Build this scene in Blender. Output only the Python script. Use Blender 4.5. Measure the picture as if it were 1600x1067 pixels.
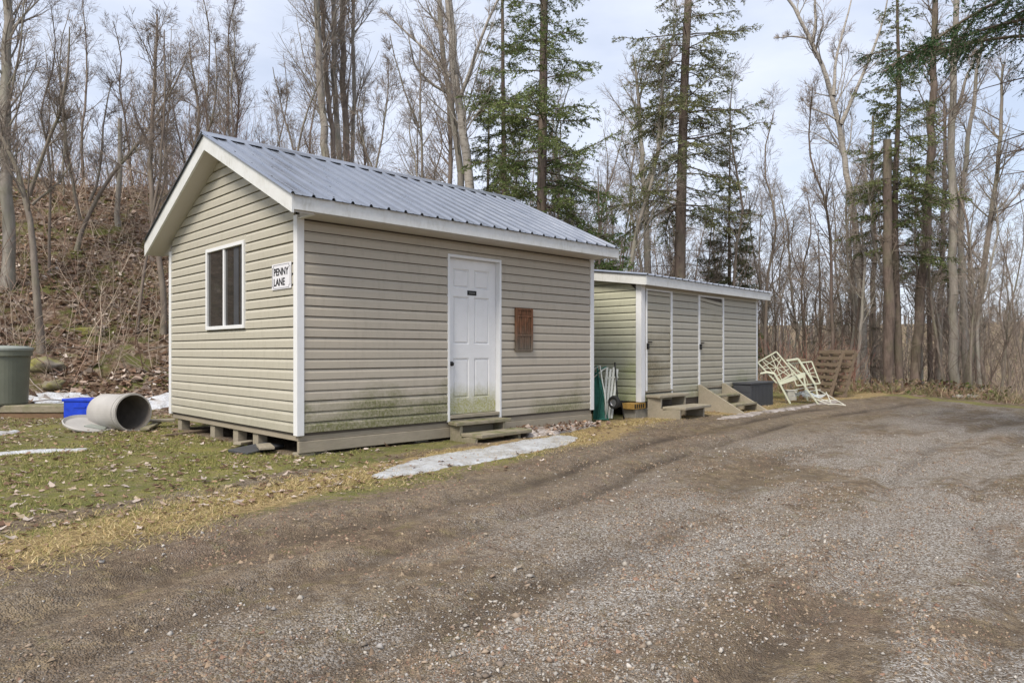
import bpy, bmesh, math, random
import numpy as np
from mathutils import Vector, Matrix, Euler

for o in list(bpy.data.objects): bpy.data.objects.remove(o)
SC = bpy.context.scene
COL = SC.collection
R = math.radians
random.seed(7); RNG = np.random.default_rng(11)

# ------------------------------------------------------------------ camera
CZ = 1.2; F = 1098.6; CX = 800.0; HY = 550.0
cam = bpy.data.cameras.new('camera'); cam.sensor_width = 36; cam.lens = F / 1600 * 36
cam.shift_y = 16.5 / 1600; cam.clip_end = 3000; cam.clip_start = .05
co = bpy.data.objects.new('camera', cam); COL.objects.link(co)
co.location = (0, 0, CZ); co.rotation_euler = (R(90), 0, 0); SC.camera = co

# ------------------------------------------------------------------ sky and sun (thin bright overcast, light from the left)
SUN_EL, SUN_AZ = R(50), R(-152)       # azimuth measured from +Y towards +X
W = bpy.data.worlds.new('World'); SC.world = W; W.use_nodes = True
nt = W.node_tree; nt.nodes.clear()
def wn(t, **k):
    n = nt.nodes.new(t)
    for a, b in k.items(): setattr(n, a, b)
    return n
sky = wn('ShaderNodeTexSky', sky_type='NISHITA', sun_disc=False)
sky.sun_elevation = SUN_EL; sky.sun_rotation = SUN_AZ; sky.air_density = 1.0; sky.dust_density = 1.5; sky.ozone_density = 1.0
tc = wn('ShaderNodeTexCoord'); mp = wn('ShaderNodeMapping'); mp.inputs['Scale'].default_value = (1.0, 1.0, 2.6)
n1 = wn('ShaderNodeTexNoise'); n1.inputs['Scale'].default_value = 2.3; n1.inputs['Detail'].default_value = 6; n1.inputs['Roughness'].default_value = .55
rp = wn('ShaderNodeValToRGB'); rp.color_ramp.elements[0].position = .33; rp.color_ramp.elements[0].color = (.52, .52, .52, 1)
rp.color_ramp.elements[1].position = .66; rp.color_ramp.elements[1].color = (.93, .93, .93, 1)
mx = wn('ShaderNodeMix', data_type='RGBA'); mx.inputs[7].default_value = (5.9, 6.3, 7.3, 1)
bg = wn('ShaderNodeBackground'); bg.inputs['Strength'].default_value = .1
out = wn('ShaderNodeOutputWorld')
L = nt.links.new
L(tc.outputs['Generated'], mp.inputs['Vector']); L(mp.outputs[0], n1.inputs['Vector']); L(n1.outputs[0], rp.inputs[0])
L(rp.outputs[0], mx.inputs[0]); L(sky.outputs[0], mx.inputs[6]); L(mx.outputs[2], bg.inputs[0]); L(bg.outputs[0], out.inputs[0])
sun = bpy.data.lights.new('sun', 'SUN'); sun.energy = 2.5; sun.angle = R(22); sun.color = (1, .92, .80)
so = bpy.data.objects.new('sun', sun); COL.objects.link(so)
sd = Vector((math.cos(SUN_EL) * math.sin(SUN_AZ), math.cos(SUN_EL) * math.cos(SUN_AZ), math.sin(SUN_EL)))
so.rotation_euler = sd.to_track_quat('Z', 'Y').to_euler(); so.location = sd * 40
vs = SC.view_settings; vs.view_transform = 'Standard'; vs.look = 'None'; vs.gamma = 1; vs.exposure = 0.68; vs.use_curve_mapping = False

# ------------------------------------------------------------------ site frame and terrain
P0 = np.array([-2.28, 7.5])                       # near corner of the gabled shed
EU = np.array([1130.0, 1098.6]); EU /= np.linalg.norm(EU); SA = math.atan2(EU[1], EU[0]); EV = np.array([-EU[1], EU[0]])
C2 = np.array([2.194, 11.97]); E2U = np.array([.683, .73]); E2U /= np.linalg.norm(E2U); E2V = np.array([-E2U[1], E2U[0]])
def sm(t): t = np.clip(t, 0, 1); return t * t * (3 - 2 * t)
def uv(x, y):
    dx, dy = x - P0[0], y - P0[1]
    return dx * EU[0] + dy * EU[1], dx * EV[0] + dy * EV[1]
def wpos(u, v): return P0[0] + u * EU[0] + v * EV[0], P0[1] + u * EU[1] + v * EV[1]
def vnoise(x, y, seed=0):
    xi, yi = np.floor(x).astype(np.int64), np.floor(y).astype(np.int64); fx, fy = x - xi, y - yi
    fx = fx * fx * (3 - 2 * fx); fy = fy * fy * (3 - 2 * fy)
    def h(a, b):
        n = (a * 374761393 + b * 668265263 + seed * 1442695041) & 0xffffffff
        n = ((n ^ (n >> 13)) * 1274126177) & 0xffffffff
        return ((n ^ (n >> 16)) & 0xffff) / 65535.0
    return (h(xi, yi) * (1 - fx) + h(xi + 1, yi) * fx) * (1 - fy) + (h(xi, yi + 1) * (1 - fx) + h(xi + 1, yi + 1) * fx) * fy
def fbm(x, y, seed=0, o=4):
    s = 0; a = .5; t = 0
    for i in range(o):
        s = s + a * vnoise(x * 2 ** i + 17 * i, y * 2 ** i - 9 * i, seed + i); t += a; a *= .5
    return s / t
EDGE_U = [-60, -8, -3, -2.5, -1.9, -1.1, -.5, .5, 1.6, 3.2, 5.1, 7.3, 10, 14, 18, 60]
EDGE_V = [-6, -3.6, -2.55, -2.28, -2.13, -2.04, -2.0, -1.95, -1.62, -1.15, -.78, -.55, -.38, -.42, -.6, -1]
def edge(u): return np.interp(u, EDGE_U, EDGE_V)
def right_edge(u): return np.interp(u, [-60, 0, 5, 8, 14, 60], [-14, -11, -7.6, -5.3, -5.3, -6])
def hillf(u, v):
    H = np.interp(u, [-40, -8, 6, 9, 14, 20, 28, 60], [7.2, 6.6, 6.2, 5.4, 3.2, 1.7, .8, .4])
    v0 = np.interp(u, [-12, -1, 1.5, 5, 12, 20], [8.6, 8.3, 7.4, 5.6, 4.2, 3.6])
    t = np.clip((v - v0) / 11.0, 0, 1); return H, .5 * sm(t) + .5 * t
def terrain(x, y):
    x = np.asarray(x, float); y = np.asarray(y, float)
    u, v = uv(x, y)
    s = v - edge(u) + .18 * (fbm(x * 1.1, y * 1.1, 3, 3) - .5)
    H, hf = hillf(u, v)
    z = .085 - .20 * sm((.35 - s) / 4.2)
    z = z + H * hf
    z = z + hf * (1 - hf) * 2.2 * (fbm(x * .35, y * .35, 5) - .5) + .28 * sm(hf * 8) * (fbm(x * 1.3, y * 1.3, 6) - .5)
    road = sm((.1 - s) / .3) * sm((v - right_edge(u)) / .5)
    wob = .25 * (fbm(u * .35, v * .1, 8, 2) - .5)
    for c, d, w_ in ((-.75, .036, .15), (-1.35, .032, .11), (-2.3, .02, .22), (-3.55, .05, .15), (-4.3, .045, .13), (-5.6, .06, .18)):
        amp = .25 + 1.1 * fbm(u * .22 + c * 3, v * 0 + c, 21, 2)
        q = (s - c - wob) / w_
        z = z - road * d * amp * (np.exp(-q * q) - .75 * np.exp(-(q - 1.7) ** 2))
    z = z + (.012 + .02 * (1 - road)) * (fbm(x * 5, y * 5, 9, 3) - .5) * (1 + 2 * sm(hf * 6)) + .03 * (fbm(u * .25, v * 1.0, 10, 3) - .5) * sm((.4 - s) / .5)
    # the land falls away past the end of the drive, and a wooded ridge closes the view
    low = 1 - sm(hf * H / 2.5)
    z = z - 4.2 * sm((u - 15.5) / 42) * low
    rr = np.hypot(x, y)
    z = z + 20 * sm((rr - 130) / 320)
    return z
def tz(x, y): return float(terrain(np.array([x]), np.array([y]))[0])
def ray(px, py): return np.array([(px - CX) / F, 1.0, (HY - py) / F])
def ground_hit(px, py, lo=2.0, hi=80.0):
    r = ray(px, py); t = np.arange(lo, hi, .03)
    z = CZ + r[2] * t; g = terrain(r[0] * t, t); k = np.argmax(z <= g)
    t0 = t[k] if (z <= g).any() else hi
    return np.array([r[0] * t0, t0, tz(r[0] * t0, t0)])
def at(px, py, d): r = ray(px, py); return np.array([r[0] * d, d, CZ + r[2] * d])

# ------------------------------------------------------------------ material helper
class T:
    def __init__(s, name):
        s.m = bpy.data.materials.new(name); s.m.use_nodes = True; s.t = s.m.node_tree; s.t.nodes.clear()
        s.o = s.t.nodes.new('ShaderNodeOutputMaterial'); s.b = s.t.nodes.new('ShaderNodeBsdfPrincipled')
        s.t.links.new(s.b.outputs[0], s.o.inputs[0]); s._pos = None; s._obj = None
    def n(s, t, **k):
        x = s.t.nodes.new(t)
        for a, b in k.items(): setattr(x, a, b)
        return x
    def put(s, sock, v):
        if isinstance(v, bpy.types.NodeSocket): s.t.links.new(v, sock)
        elif isinstance(v, (tuple, list)): sock.default_value = (*v, 1) if (len(v) == 3 and len(sock.default_value) == 4) else v
        else: sock.default_value = v
    def pos(s):
        if s._pos is None: s._pos = s.n('ShaderNodeNewGeometry').outputs['Position']
        return s._pos
    def obj(s):
        if s._obj is None: s._obj = s.n('ShaderNodeTexCoord').outputs['Object']
        return s._obj
    def mapv(s, v, scale=(1, 1, 1), rot=(0, 0, 0)):
        m = s.n('ShaderNodeMapping'); s.put(m.inputs[0], v); m.inputs['Scale'].default_value = scale; m.inputs['Rotation'].default_value = rot; return m.outputs[0]
    def noise(s, scale, detail=4, rough=.55, v=None, dist=0):
        x = s.n('ShaderNodeTexNoise'); s.put(x.inputs['Vector'], v if v is not None else s.pos())
        x.inputs['Scale'].default_value = scale; x.inputs['Detail'].default_value = detail; x.inputs['Roughness'].default_value = rough; x.inputs['Distortion'].default_value = dist
        return x.outputs[0]
    def vor(s, scale, v=None, feature='F1', out='Distance', rnd=1.0):
        x = s.n('ShaderNodeTexVoronoi', feature=feature); s.put(x.inputs['Vector'], v if v is not None else s.pos())
        x.inputs['Scale'].default_value = scale; x.inputs['Randomness'].default_value = rnd; return x.outputs[out]
    def ramp(s, f, stops, mode='LINEAR'):
        x = s.n('ShaderNodeValToRGB'); s.put(x.inputs[0], f); c = x.color_ramp; c.interpolation = mode
        while len(c.elements) < len(stops): c.elements.new(.5)
        for e, (p, col) in zip(c.elements, stops):
            e.position = p; e.color = (col, col, col, 1) if isinstance(col, (int, float)) else (*col, 1)
        return x.outputs[0]
    def mix(s, f, a, b, mode='MIX'):
        x = s.n('ShaderNodeMix', data_type='RGBA', blend_type=mode); s.put(x.inputs[0], f); s.put(x.inputs[6], a); s.put(x.inputs[7], b); return x.outputs[2]
    def math(s, op, a, b=0.0, clamp=False):
        x = s.n('ShaderNodeMath', operation=op, use_clamp=clamp); s.put(x.inputs[0], a); s.put(x.inputs[1], b); return x.outputs[0]
    def sep(s, v):
        x = s.n('ShaderNodeSeparateXYZ'); s.put(x.inputs[0], v); return x.outputs
    def attr(s, name):
        return s.n('ShaderNodeAttribute', attribute_name=name)
    def bump(s, h, dist=.01, strength=1.0):
        x = s.n('ShaderNodeBump'); s.put(x.inputs['Height'], h); x.inputs['Distance'].default_value = dist; x.inputs['Strength'].default_value = strength
        s.t.links.new(x.outputs[0], s.b.inputs['Normal']); return x
    def done(s, color, rough=.7, metal=0.0, spec=.4):
        s.put(s.b.inputs['Base Color'], color); s.put(s.b.inputs['Roughness'], rough); s.put(s.b.inputs['Metallic'], metal)
        s.put(s.b.inputs['Specular IOR Level'], spec); return s.m
def rnd_obj(t): return t.n('ShaderNodeObjectInfo').outputs['Random']

def m_siding(name, tint, stain_z, stain_amt, algae=(.13, .135, .045)):
    t = T(name); g = t.mapv(t.pos(), (2, 2, 26)); p = t.pos()
    c = t.mix(t.noise(3, 5, .6, g), tuple(x * .93 for x in tint), tuple(min(1, x * 1.06) for x in tint))
    c = t.mix(t.math('MULTIPLY', rnd_obj(t), .22), c, tuple(x * .86 for x in tint))
    z = t.sep(p)[2]
    low = t.math('SUBTRACT', 1.0, t.math('DIVIDE', t.math('SUBTRACT', z, .3), stain_z), True)
    n = t.noise(1.3, 6, .65, t.mapv(p, (1, 1, 2.2))); n2 = t.noise(38, 4, .7)
    f = t.math('MULTIPLY', t.ramp(t.math('ADD', t.math('MULTIPLY', low, .5), t.math('MULTIPLY', n, .9)), [(.62, 0), (.86, 1)]), t.ramp(n2, [(.3, .3), (.6, 1)]))
    f = t.math('MULTIPLY', f, t.ramp(t.noise(.75, 3, .5), [(.42, .12), (.58, 1)]))
    c = t.mix(t.math('MULTIPLY', f, stain_amt), c, algae)
    d = t.noise(9, 5, .7, t.mapv(p, (1.5, 1.5, .35)))
    c = t.mix(t.math('MULTIPLY', t.ramp(d, [(.5, 0), (.8, 1)]), .22), c, (.16, .14, .10))
    t.bump(t.noise(60, 3, .6, t.mapv(p, (1, 1, 10))), .0012, .5)
    return t.done(c, .55, 0, .35)
def m_paint(name, col, dirt=.25, rough=.5, streak=(.30, .29, .22), spec=.4):
    t = T(name); p = t.pos()
    a = t.noise(4, 6, .7); b = t.noise(30, 4, .7, t.mapv(p, (1, 1, .3)))
    f = t.math('MULTIPLY', t.math('MULTIPLY', t.ramp(a, [(.4, 0), (.75, 1)]), t.ramp(b, [(.35, 0), (.75, 1)])), dirt)
    t.bump(t.noise(80, 3), .0006, .4)
    return t.done(t.mix(f, col, streak), rough, 0, spec)
def m_wood(name, a, b, scale=1.0, moss=0.0, rough=.85):
    t = T(name); o = t.obj()
    g = t.noise(5 * scale, 8, .65, t.mapv(o, (1.2, 14, 14)), 1.2); k = t.noise(2.2, 4, .6, t.pos())
    c = t.mix(t.ramp(g, [(.3, 0), (.72, 1)]), a, b)
    c = t.mix(t.math('MULTIPLY', t.ramp(k, [(.42, 0), (.7, 1)]), .4), c, tuple(x * .55 for x in a))
    if moss:
        up = t.sep(t.n('ShaderNodeNewGeometry').outputs['Normal'])[2]
        mo = t.math('MULTIPLY', t.ramp(t.noise(7, 6, .7), [(.44, 0), (.6, 1)]), t.math('ADD', t.math('MULTIPLY', up, .5), .5, True))
        c = t.mix(t.math('MULTIPLY', mo, moss), c, (.10, .115, .03))
    t.bump(g, .004, .6)
    return t.done(c, rough, 0, .2)
def m_plain(name, col, rough=.5, metal=0.0, var=.12, scale=6, bump=.0, spec=.4):
    t = T(name); n = t.noise(scale, 5, .65)
    c = t.mix(t.ramp(n, [(.3, 0), (.7, 1)]), tuple(x * (1 - var) for x in col), tuple(min(1, x * (1 + var)) for x in col))
    if bump: t.bump(t.noise(scale * 8, 4), bump, .6)
    return t.done(c, rough, metal, spec)
def m_bark(name, a, b, scale=1.0, lichen=.0, lich=(.20, .22, .13)):
    t = T(name); o = t.obj()
    g = t.noise(9 * scale, 6, .7, t.mapv(o, (1, 1, .22)), .6); k = t.noise(1.7, 4, .6)
    c = t.mix(t.ramp(g, [(.3, 0), (.7, 1)]), a, b)
    c = t.mix(t.math('MULTIPLY', t.ramp(k, [(.45, 0), (.65, 1)]), lichen), c, lich)
    t.bump(g, .02, .7); return t.done(c, .9, 0, .15)
def m_birch(name):
    t = T(name); o = t.obj()
    g = t.noise(6, 6, .7, t.mapv(o, (1, 1, 3.2)), .5)
    c = t.mix(t.ramp(g, [(.34, 0), (.5, 1)]), (.10, .09, .08), (.43, .40, .36)); c = t.mix(t.math('MULTIPLY', t.noise(1.2, 3), .5), c, (.24, .21, .17))
    t.bump(g, .008, .5); return t.done(c, .8, 0, .2)
def m_col(name, rough=.85, spec=.2, trans=0.0):
    t = T(name); c = t.attr('Col').outputs['Color']
    m = t.done(c, rough, 0, spec)
    if trans:
        tr = t.n('ShaderNodeBsdfTranslucent'); t.put(tr.inputs[0], c); ms = t.n('ShaderNodeMixShader'); ms.inputs[0].default_value = trans
        t.t.links.new(t.b.outputs[0], ms.inputs[1]); t.t.links.new(tr.outputs[0], ms.inputs[2]); t.t.links.new(ms.outputs[0], t.o.inputs[0])
    return m

def m_ground():
    t = T('ground_cover'); p = t.pos(); at_ = t.attr('zone'); sc = t.n('ShaderNodeSeparateColor'); t.put(sc.inputs[0], at_.outputs['Color'])
    road, litter, straw = sc.outputs[0], sc.outputs[1], sc.outputs[2]
    s2 = t.n('ShaderNodeSeparateColor'); t.put(s2.inputs[0], t.attr('zone2').outputs['Color']); gshare, rut_shade = s2.outputs[0], s2.outputs[1]
    nB = t.noise(.9, 6, .62); nM = t.noise(3.2, 6, .65); nF = t.noise(14, 5, .7); nS = t.noise(55, 4, .7)
    # moss and thin grass
    lawn = t.mix(t.ramp(nM, [(.38, 0), (.62, 1)]), (.17, .185, .055), (.30, .275, .10))
    lawn = t.mix(t.ramp(nB, [(.5, 0), (.68, .8)]), lawn, (.36, .33, .085))
    lawn = t.mix(t.ramp(nF, [(.5, 0), (.62, .75)]), lawn, (.31, .235, .165))
    lawn = t.mix(t.ramp(nS, [(.35, .55), (.6, 0)]), lawn, (.10, .09, .05))
    # packed dirt with crushed stone
    vc = t.n('ShaderNodeTexVoronoi'); t.put(vc.inputs['Vector'], p); vc.inputs['Scale'].default_value = 105
    cs = t.n('ShaderNodeSeparateColor'); t.put(cs.inputs[0], vc.outputs['Color'])
    dirt = t.mix(t.ramp(nM, [(.35, 0), (.65, 1)]), (.20, .15, .10), (.33, .255, .175))
    dirt = t.mix(t.ramp(nB, [(.50, 0), (.64, .55)]), dirt, (.25, .165, .115))
    dirt = t.mix(t.ramp(t.noise(.9, 5, .6, t.mapv(t.mapv(p, (1, 1, 1), (0, 0, -SA)), (.22, 1.1, 1))), [(.48, 0), (.68, .7)]), dirt, (.25, .20, .115))
    dirt = t.mix(t.ramp(t.noise(1.6, 4, .55, t.mapv(t.mapv(p, (1, 1, 1), (0, 0, -SA)), (.06, 1.3, 1))), [(.40, .45), (.52, 0)]), dirt, (.145, .11, .078))
    dirt = t.mix(t.ramp(nS, [(.36, .6), (.52, 0)]), dirt, (.09, .067, .05))
    nG = t.noise(190, 3, .75); dirt = t.mix(t.ramp(nG, [(.36, .5), (.46, 0)]), dirt, (.08, .06, .045)); dirt = t.mix(t.ramp(nG, [(.56, 0), (.70, .8)]), dirt, (.42, .35, .28))
    stone = t.ramp(cs.outputs[0], [(0, (.13, .105, .082)), (.35, (.29, .25, .21)), (.7, (.46, .43, .39)), (1, (.62, .60, .57))])
    al = t.mapv(p, (1, 1, 1), (0, 0, -SA)); uvw = t.mapv(al, (.30, .85, 1))
    gp = t.math('ADD', t.math('MULTIPLY', t.noise(1.15, 8, .68, uvw), .7), t.math('MULTIPLY', t.noise(5.5, 5, .7), .3)); gmask = t.math('MULTIPLY', t.ramp(gp, [(.44, .06), (.53, .95)]), t.ramp(cs.outputs[1], [(.12, 0), (.3, 1)]))
    dirt = t.mix(t.ramp(t.noise(7, 6, .72), [(.42, .75), (.52, 0)]), dirt, (.125, .093, .064)); dirt = t.mix(t.ramp(t.noise(9.5, 6, .7, t.mapv(p, (1, 1.3, 1))), [(.53, 0), (.63, .7)]), dirt, (.36, .275, .17))
    dirt = t.mix(t.ramp(t.noise(4.2, 6, .7, t.mapv(p, (1.2, 1, 1))), [(.56, 0), (.66, .6)]), dirt, (.235, .20, .09)); dirt = t.mix(t.ramp(t.noise(26, 5, .75), [(.40, .6), (.50, 0)]), dirt, (.12, .09, .064))
    dirt = t.mix(t.math('MULTIPLY', gmask, gshare), dirt, stone)
    dirt = t.mix(t.math('MULTIPLY', rut_shade, t.ramp(nF, [(.3, .45), (.6, 1)])), dirt, (.075, .058, .045))  # shade painted into the ruts, where real shading is weak
    # leaf litter
    vl = t.n('ShaderNodeTexVoronoi'); t.put(vl.inputs['Vector'], t.mapv(p, (1, 1, .7))); vl.inputs['Scale'].default_value = 11
    ls = t.n('ShaderNodeSeparateColor'); t.put(ls.inputs[0], vl.outputs['Color'])
    lit = t.ramp(ls.outputs[0], [(0, (.10, .065, .045)), (.3, (.21, .14, .095)), (.6, (.31, .22, .16)), (.85, (.43, .34, .27)), (1, (.15, .09, .07))])
    lit = t.mix(t.ramp(nF, [(.38, .75), (.56, 0)]), lit, (.08, .055, .038))
    lit = t.mix(t.ramp(t.noise(1.5, 5, .65), [(.50, 0), (.60, .8)]), lit, (.14, .155, .045))
    st = t.mix(t.ramp(t.noise(45, 5, .7, t.mapv(p, (.35, 1, 1), (0, 0, -.77))), [(.35, 0), (.65, 1)]), (.22, .16, .08), (.52, .39, .20))
    def soft(x, n, a=.5): return t.ramp(t.math('ADD', x, t.math('MULTIPLY', t.math('SUBTRACT', n, .5), a)), [(.42, 0), (.58, 1)])
    c = t.mix(soft(litter, nM, .7), lawn, lit)
    c = t.mix(soft(road, nF, .8), c, dirt)
    c = t.mix(soft(straw, nF, 1.0), c, st)
    h = t.math('ADD', t.math('MULTIPLY', nS, .6), t.math('MULTIPLY', vc.outputs['Distance'], -.8))
    h = t.math('ADD', h, t.math('MULTIPLY', nF, 1.2)); h = t.math('ADD', h, t.math('MULTIPLY', nG, .35)); t.bump(h, .024, .9)
    return t.done(c, .95, 0, .12)

def m_snow(name, col, dirt, amt):
    t = T(name); n = t.noise(5, 6, .7); f = t.noise(28, 5, .7)
    c = t.mix(t.math('MULTIPLY', t.ramp(n, [(.42, 0), (.66, 1)]), amt), col, dirt); c = t.mix(t.ramp(f, [(.56, 0), (.72, .8 * amt)]), c, (.12, .09, .065))
    t.bump(t.math('ADD', n, t.math('MULTIPLY', f, .6)), .035, .9)
    return t.done(c, t.ramp(n, [(.35, .3), (.6, .6)]), 0, .45)

def m_door():
    t = T('door_paint'); p = t.pos(); z = t.sep(p)[2]
    low = t.math('SUBTRACT', 1.0, t.math('DIVIDE', t.math('SUBTRACT', z, .40), .62), True)
    n = t.noise(6, 6, .7, t.mapv(p, (1, 1, .7))); n2 = t.noise(45, 5, .75)
    f = t.math('MULTIPLY', t.ramp(t.math('ADD', t.math('MULTIPLY', low, .85), t.math('MULTIPLY', n, .45)), [(.52, 0), (.88, 1)]), t.ramp(n2, [(.28, .3), (.58, 1)]))
    c = t.mix(t.math('MULTIPLY', t.ramp(t.noise(9, 5), [(.45, 0), (.8, 1)]), .18), (.74, .74, .74), (.5, .5, .46))
    c = t.mix(f, c, t.mix(t.noise(12, 4), (.33, .31, .20), (.33, .33, .05)))
    t.bump(t.noise(70, 3, .6, t.mapv(p, (1, 1, .1))), .0008, .5); return t.done(c, .5, 0, .4)
def m_roof():
    t = T('galvanised_sheet'); p = t.pos()
    n = t.noise(2.5, 5, .6); c = t.mix(n, (.34, .36, .40), (.46, .48, .52)); c = t.mix(t.math('MULTIPLY', rnd_obj(t), .3), c, (.33, .35, .39))
    c = t.mix(t.math('MULTIPLY', t.ramp(t.noise(20, 5, .7), [(.5, 0), (.8, 1)]), .35), c, (.26, .27, .28))
    t.put(t.b.inputs['Roughness'], .4); return t.done(c, t.ramp(n, [(.3, .24), (.7, .36)]), .9, .5)
def m_glass():
    t = T('window_glass'); t.bump(t.noise(1.6, 3), .004, .35)
    c = t.mix(t.noise(3, 4, .6, t.mapv(t.pos(), (1, 1, .3))), (.012, .012, .012), (.05, .047, .043)); return t.done(c, .04, 0, .6)
def m_plaque():
    t = T('plaque_wood'); p = t.pos(); z = t.sep(p)[2]
    n = t.noise(26, 5, .7, t.mapv(p, (1, 1, .22))); k = t.noise(9, 4, .6)
    c = t.ramp(n, [(.28, (.045, .03, .022)), (.45, (.13, .07, .04)), (.6, (.22, .10, .055)), (.75, (.24, .175, .125))])
    g = t.ramp(t.math('ADD', z, t.math('MULTIPLY', k, .22)), [(1.0, 0), (1.0, 0)])
    low = t.math('SUBTRACT', 1.0, t.math('DIVIDE', t.math('SUBTRACT', t.math('ADD', z, t.math('MULTIPLY', k, .25)), 1.38), .32), True)
    c = t.mix(t.math('MULTIPLY', low, .85), c, t.mix(n, (.05, .045, .035), (.24, .21, .17)))
    t.bump(n, .004, .8); return t.done(c, .85, 0, .2)

M = dict(
    siding=m_siding('vinyl_siding_shaded', (.435, .39, .318), .75, .95), siding_gable_lit=m_siding('vinyl_siding_gable_lit', (.455, .43, .355), .5, .2), siding2=m_siding('vinyl_siding_low_shed', (.43, .405, .335), .95, .85, (.17, .19, .05)),  # same vinyl: front tint painted darker and browner for shade, gable tint as lit
    siding_door=m_siding('vinyl_siding_door', (.42, .39, .31), 2.6, .9, (.16, .13, .065)), siding_green=m_siding('vinyl_siding_algae', (.47, .47, .36), 1.5, .72, (.27, .32, .11)),
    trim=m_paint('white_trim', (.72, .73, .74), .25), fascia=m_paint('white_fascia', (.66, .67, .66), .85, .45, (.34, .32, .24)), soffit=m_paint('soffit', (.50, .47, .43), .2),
    roof=m_roof(), screw=m_plain('screw', (.10, .10, .10), .5, .6), door=m_door(), glass=m_glass(), black=m_plain('black_metal', (.015, .014, .013), .45, .3),
    sheath=m_plain('sheathing', (.10, .085, .07), .9), wood=m_wood('weathered_wood', (.38, .335, .265), (.24, .21, .16), 1, .25), woodm=m_wood('mossy_wood', (.33, .29, .215), (.19, .165, .12), 1, .75),
    skirt=m_wood('stained_skirt', (.36, .315, .245), (.28, .245, .19), 1, .1), brown=m_wood('brown_wood', (.26, .165, .10), (.12, .075, .05), 1, .3), pallet=m_wood('pallet_wood', (.25, .19, .14), (.12, .085, .06), 1, .25),
    concrete=m_plain('concrete', (.27, .255, .215), .95, 0, .25, 9, .006), yellow=m_plain('yellow_block', (.36, .22, .06), .8, 0, .3, 14),
    bin=m_plain('bin_plastic', (.165, .175, .135), .42, 0, .12, 2), binlid=m_plain('bin_lid', (.27, .29, .26), .45, 0, .12, 2), drum=m_plain('drum_plastic', (.40, .385, .365), .5, 0, .12, 3, .001), drum_in=m_plain('drum_inside', (.17, .15, .13), .7, 0, .25, 5),
    blue=m_plain('blue_plastic', (.012, .05, .50), .4, 0, .25, 9), box=m_plain('deck_box', (.055, .058, .065), .5, 0, .15, 5), rubber=m_plain('rubber', (.018, .018, .018), .8), steel=m_plain('steel', (.40, .40, .42), .4, .8),
    chair=m_paint('pale_green_paint', (.55, .57, .45), .5, .5, (.24, .22, .13)), green=m_plain('green_fabric', (.022, .125, .095), .7, 0, .3, 12), whitep=m_paint('white_plastic', (.62, .64, .60), .5), wire=m_paint('white_wire', (.62, .61, .54), .5),
    bucket=m_plain('dusty_white', (.45, .44, .40), .6, 0, .2), sign=m_paint('sign_white', (.72, .72, .76), .12, .4), letter=m_plain('sign_black', (.012, .012, .016), .5), plaque=m_plaque(), pale=m_plain('faded_lettering', (.16, .16, .15), .6),
    ground=m_ground(), ice=m_snow('ice', (.52, .54, .56), (.30, .275, .24), .95), snow=m_snow('old_snow', (.62, .65, .70), (.36, .33, .30), .9), slush=m_snow('dirty_snow', (.50, .45, .42), (.13, .10, .075), 1.25),
    bark=m_bark('grey_brown_bark', (.13, .108, .09), (.28, .24, .205), 1, .35), barkd=m_bark('dark_spruce_bark', (.08, .062, .053), (.20, .155, .13), 1.3, .4, (.14, .14, .085)), barkg=m_bark('pale_grey_bark', (.20, .18, .155), (.37, .34, .305), .9, .3),
    barkr=m_bark('reddish_bark', (.15, .12, .10), (.28, .23, .195), 1, .2), birch=m_birch('birch_bark'), twig=m_plain('twigs', (.21, .172, .142), .9, 0, .3, .8), twigp=m_plain('pale_twigs', (.28, .235, .195), .9, 0, .3, .8),
    needle=m_col('needles', .7, .25, .2), leaf=m_col('dead_leaves', .85, .15, .25), stone=m_col('crushed_stone', .9, .2), grass=m_col('grass_blades', .8, .2, .3), brush=m_col('brush', .9, .1), rock=m_bark('mossy_rock', (.15, .125, .10), (.28, .25, .21), .6, .9, (.24, .23, .06)),
)
t = T('clear_plastic'); t.b.inputs['Alpha'].default_value = .45; M['plastic'] = t.done(t.mix(t.noise(12, 3), (.55, .62, .66), (.72, .76, .80)), .15, 0, .6)

# ------------------------------------------------------------------ mesh helpers
def tag(o, label=None, cat=None, group=None, kind=None):
    for k, v in (('label', label), ('category', cat), ('group', group), ('kind', kind)):
        if v: o[k] = v
    return o
def empty(name, loc, rz=0.0, label=None, cat=None, group=None):
    o = bpy.data.objects.new(name, None); o.empty_display_size = .1; COL.objects.link(o)
    o.location = loc; o.rotation_euler = (0, 0, rz); return tag(o, label, cat, group)
def fast_mesh(name, verts, faces, cols=None, smooth=False):
    """verts (N,3); faces: list of int arrays (M,k); cols (N,3) point colours"""
    me = bpy.data.meshes.new(name); verts = np.ascontiguousarray(verts, np.float32)
    me.vertices.add(len(verts)); me.vertices.foreach_set('co', verts.ravel())
    faces = [np.asarray(f, np.int32) for f in faces if len(f)]
    nl = sum(f.size for f in faces); npoly = sum(len(f) for f in faces)
    me.loops.add(nl); me.loops.foreach_set('vertex_index', np.concatenate([f.ravel() for f in faces]))
    st = []; c = 0
    for f in faces: st.append(c + np.arange(len(f)) * f.shape[1]); c += f.size
    me.polygons.add(npoly); me.polygons.foreach_set('loop_start', np.concatenate(st).astype(np.int32))
    me.update(calc_edges=True)
    if cols is not None:
        a = me.color_attributes.new('Col', 'FLOAT_COLOR', 'POINT')
        a.data.foreach_set('color', np.hstack([cols, np.ones((len(cols), 1))]).astype(np.float32).ravel())
    if smooth: me.polygons.foreach_set('use_smooth', np.ones(npoly, bool))
    return me
def link(name, me, mat, parent=None):
    o = bpy.data.objects.new(name, me); COL.objects.link(o)
    if mat is not None and not me.materials: me.materials.append(mat)
    o.parent = parent; return o
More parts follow.
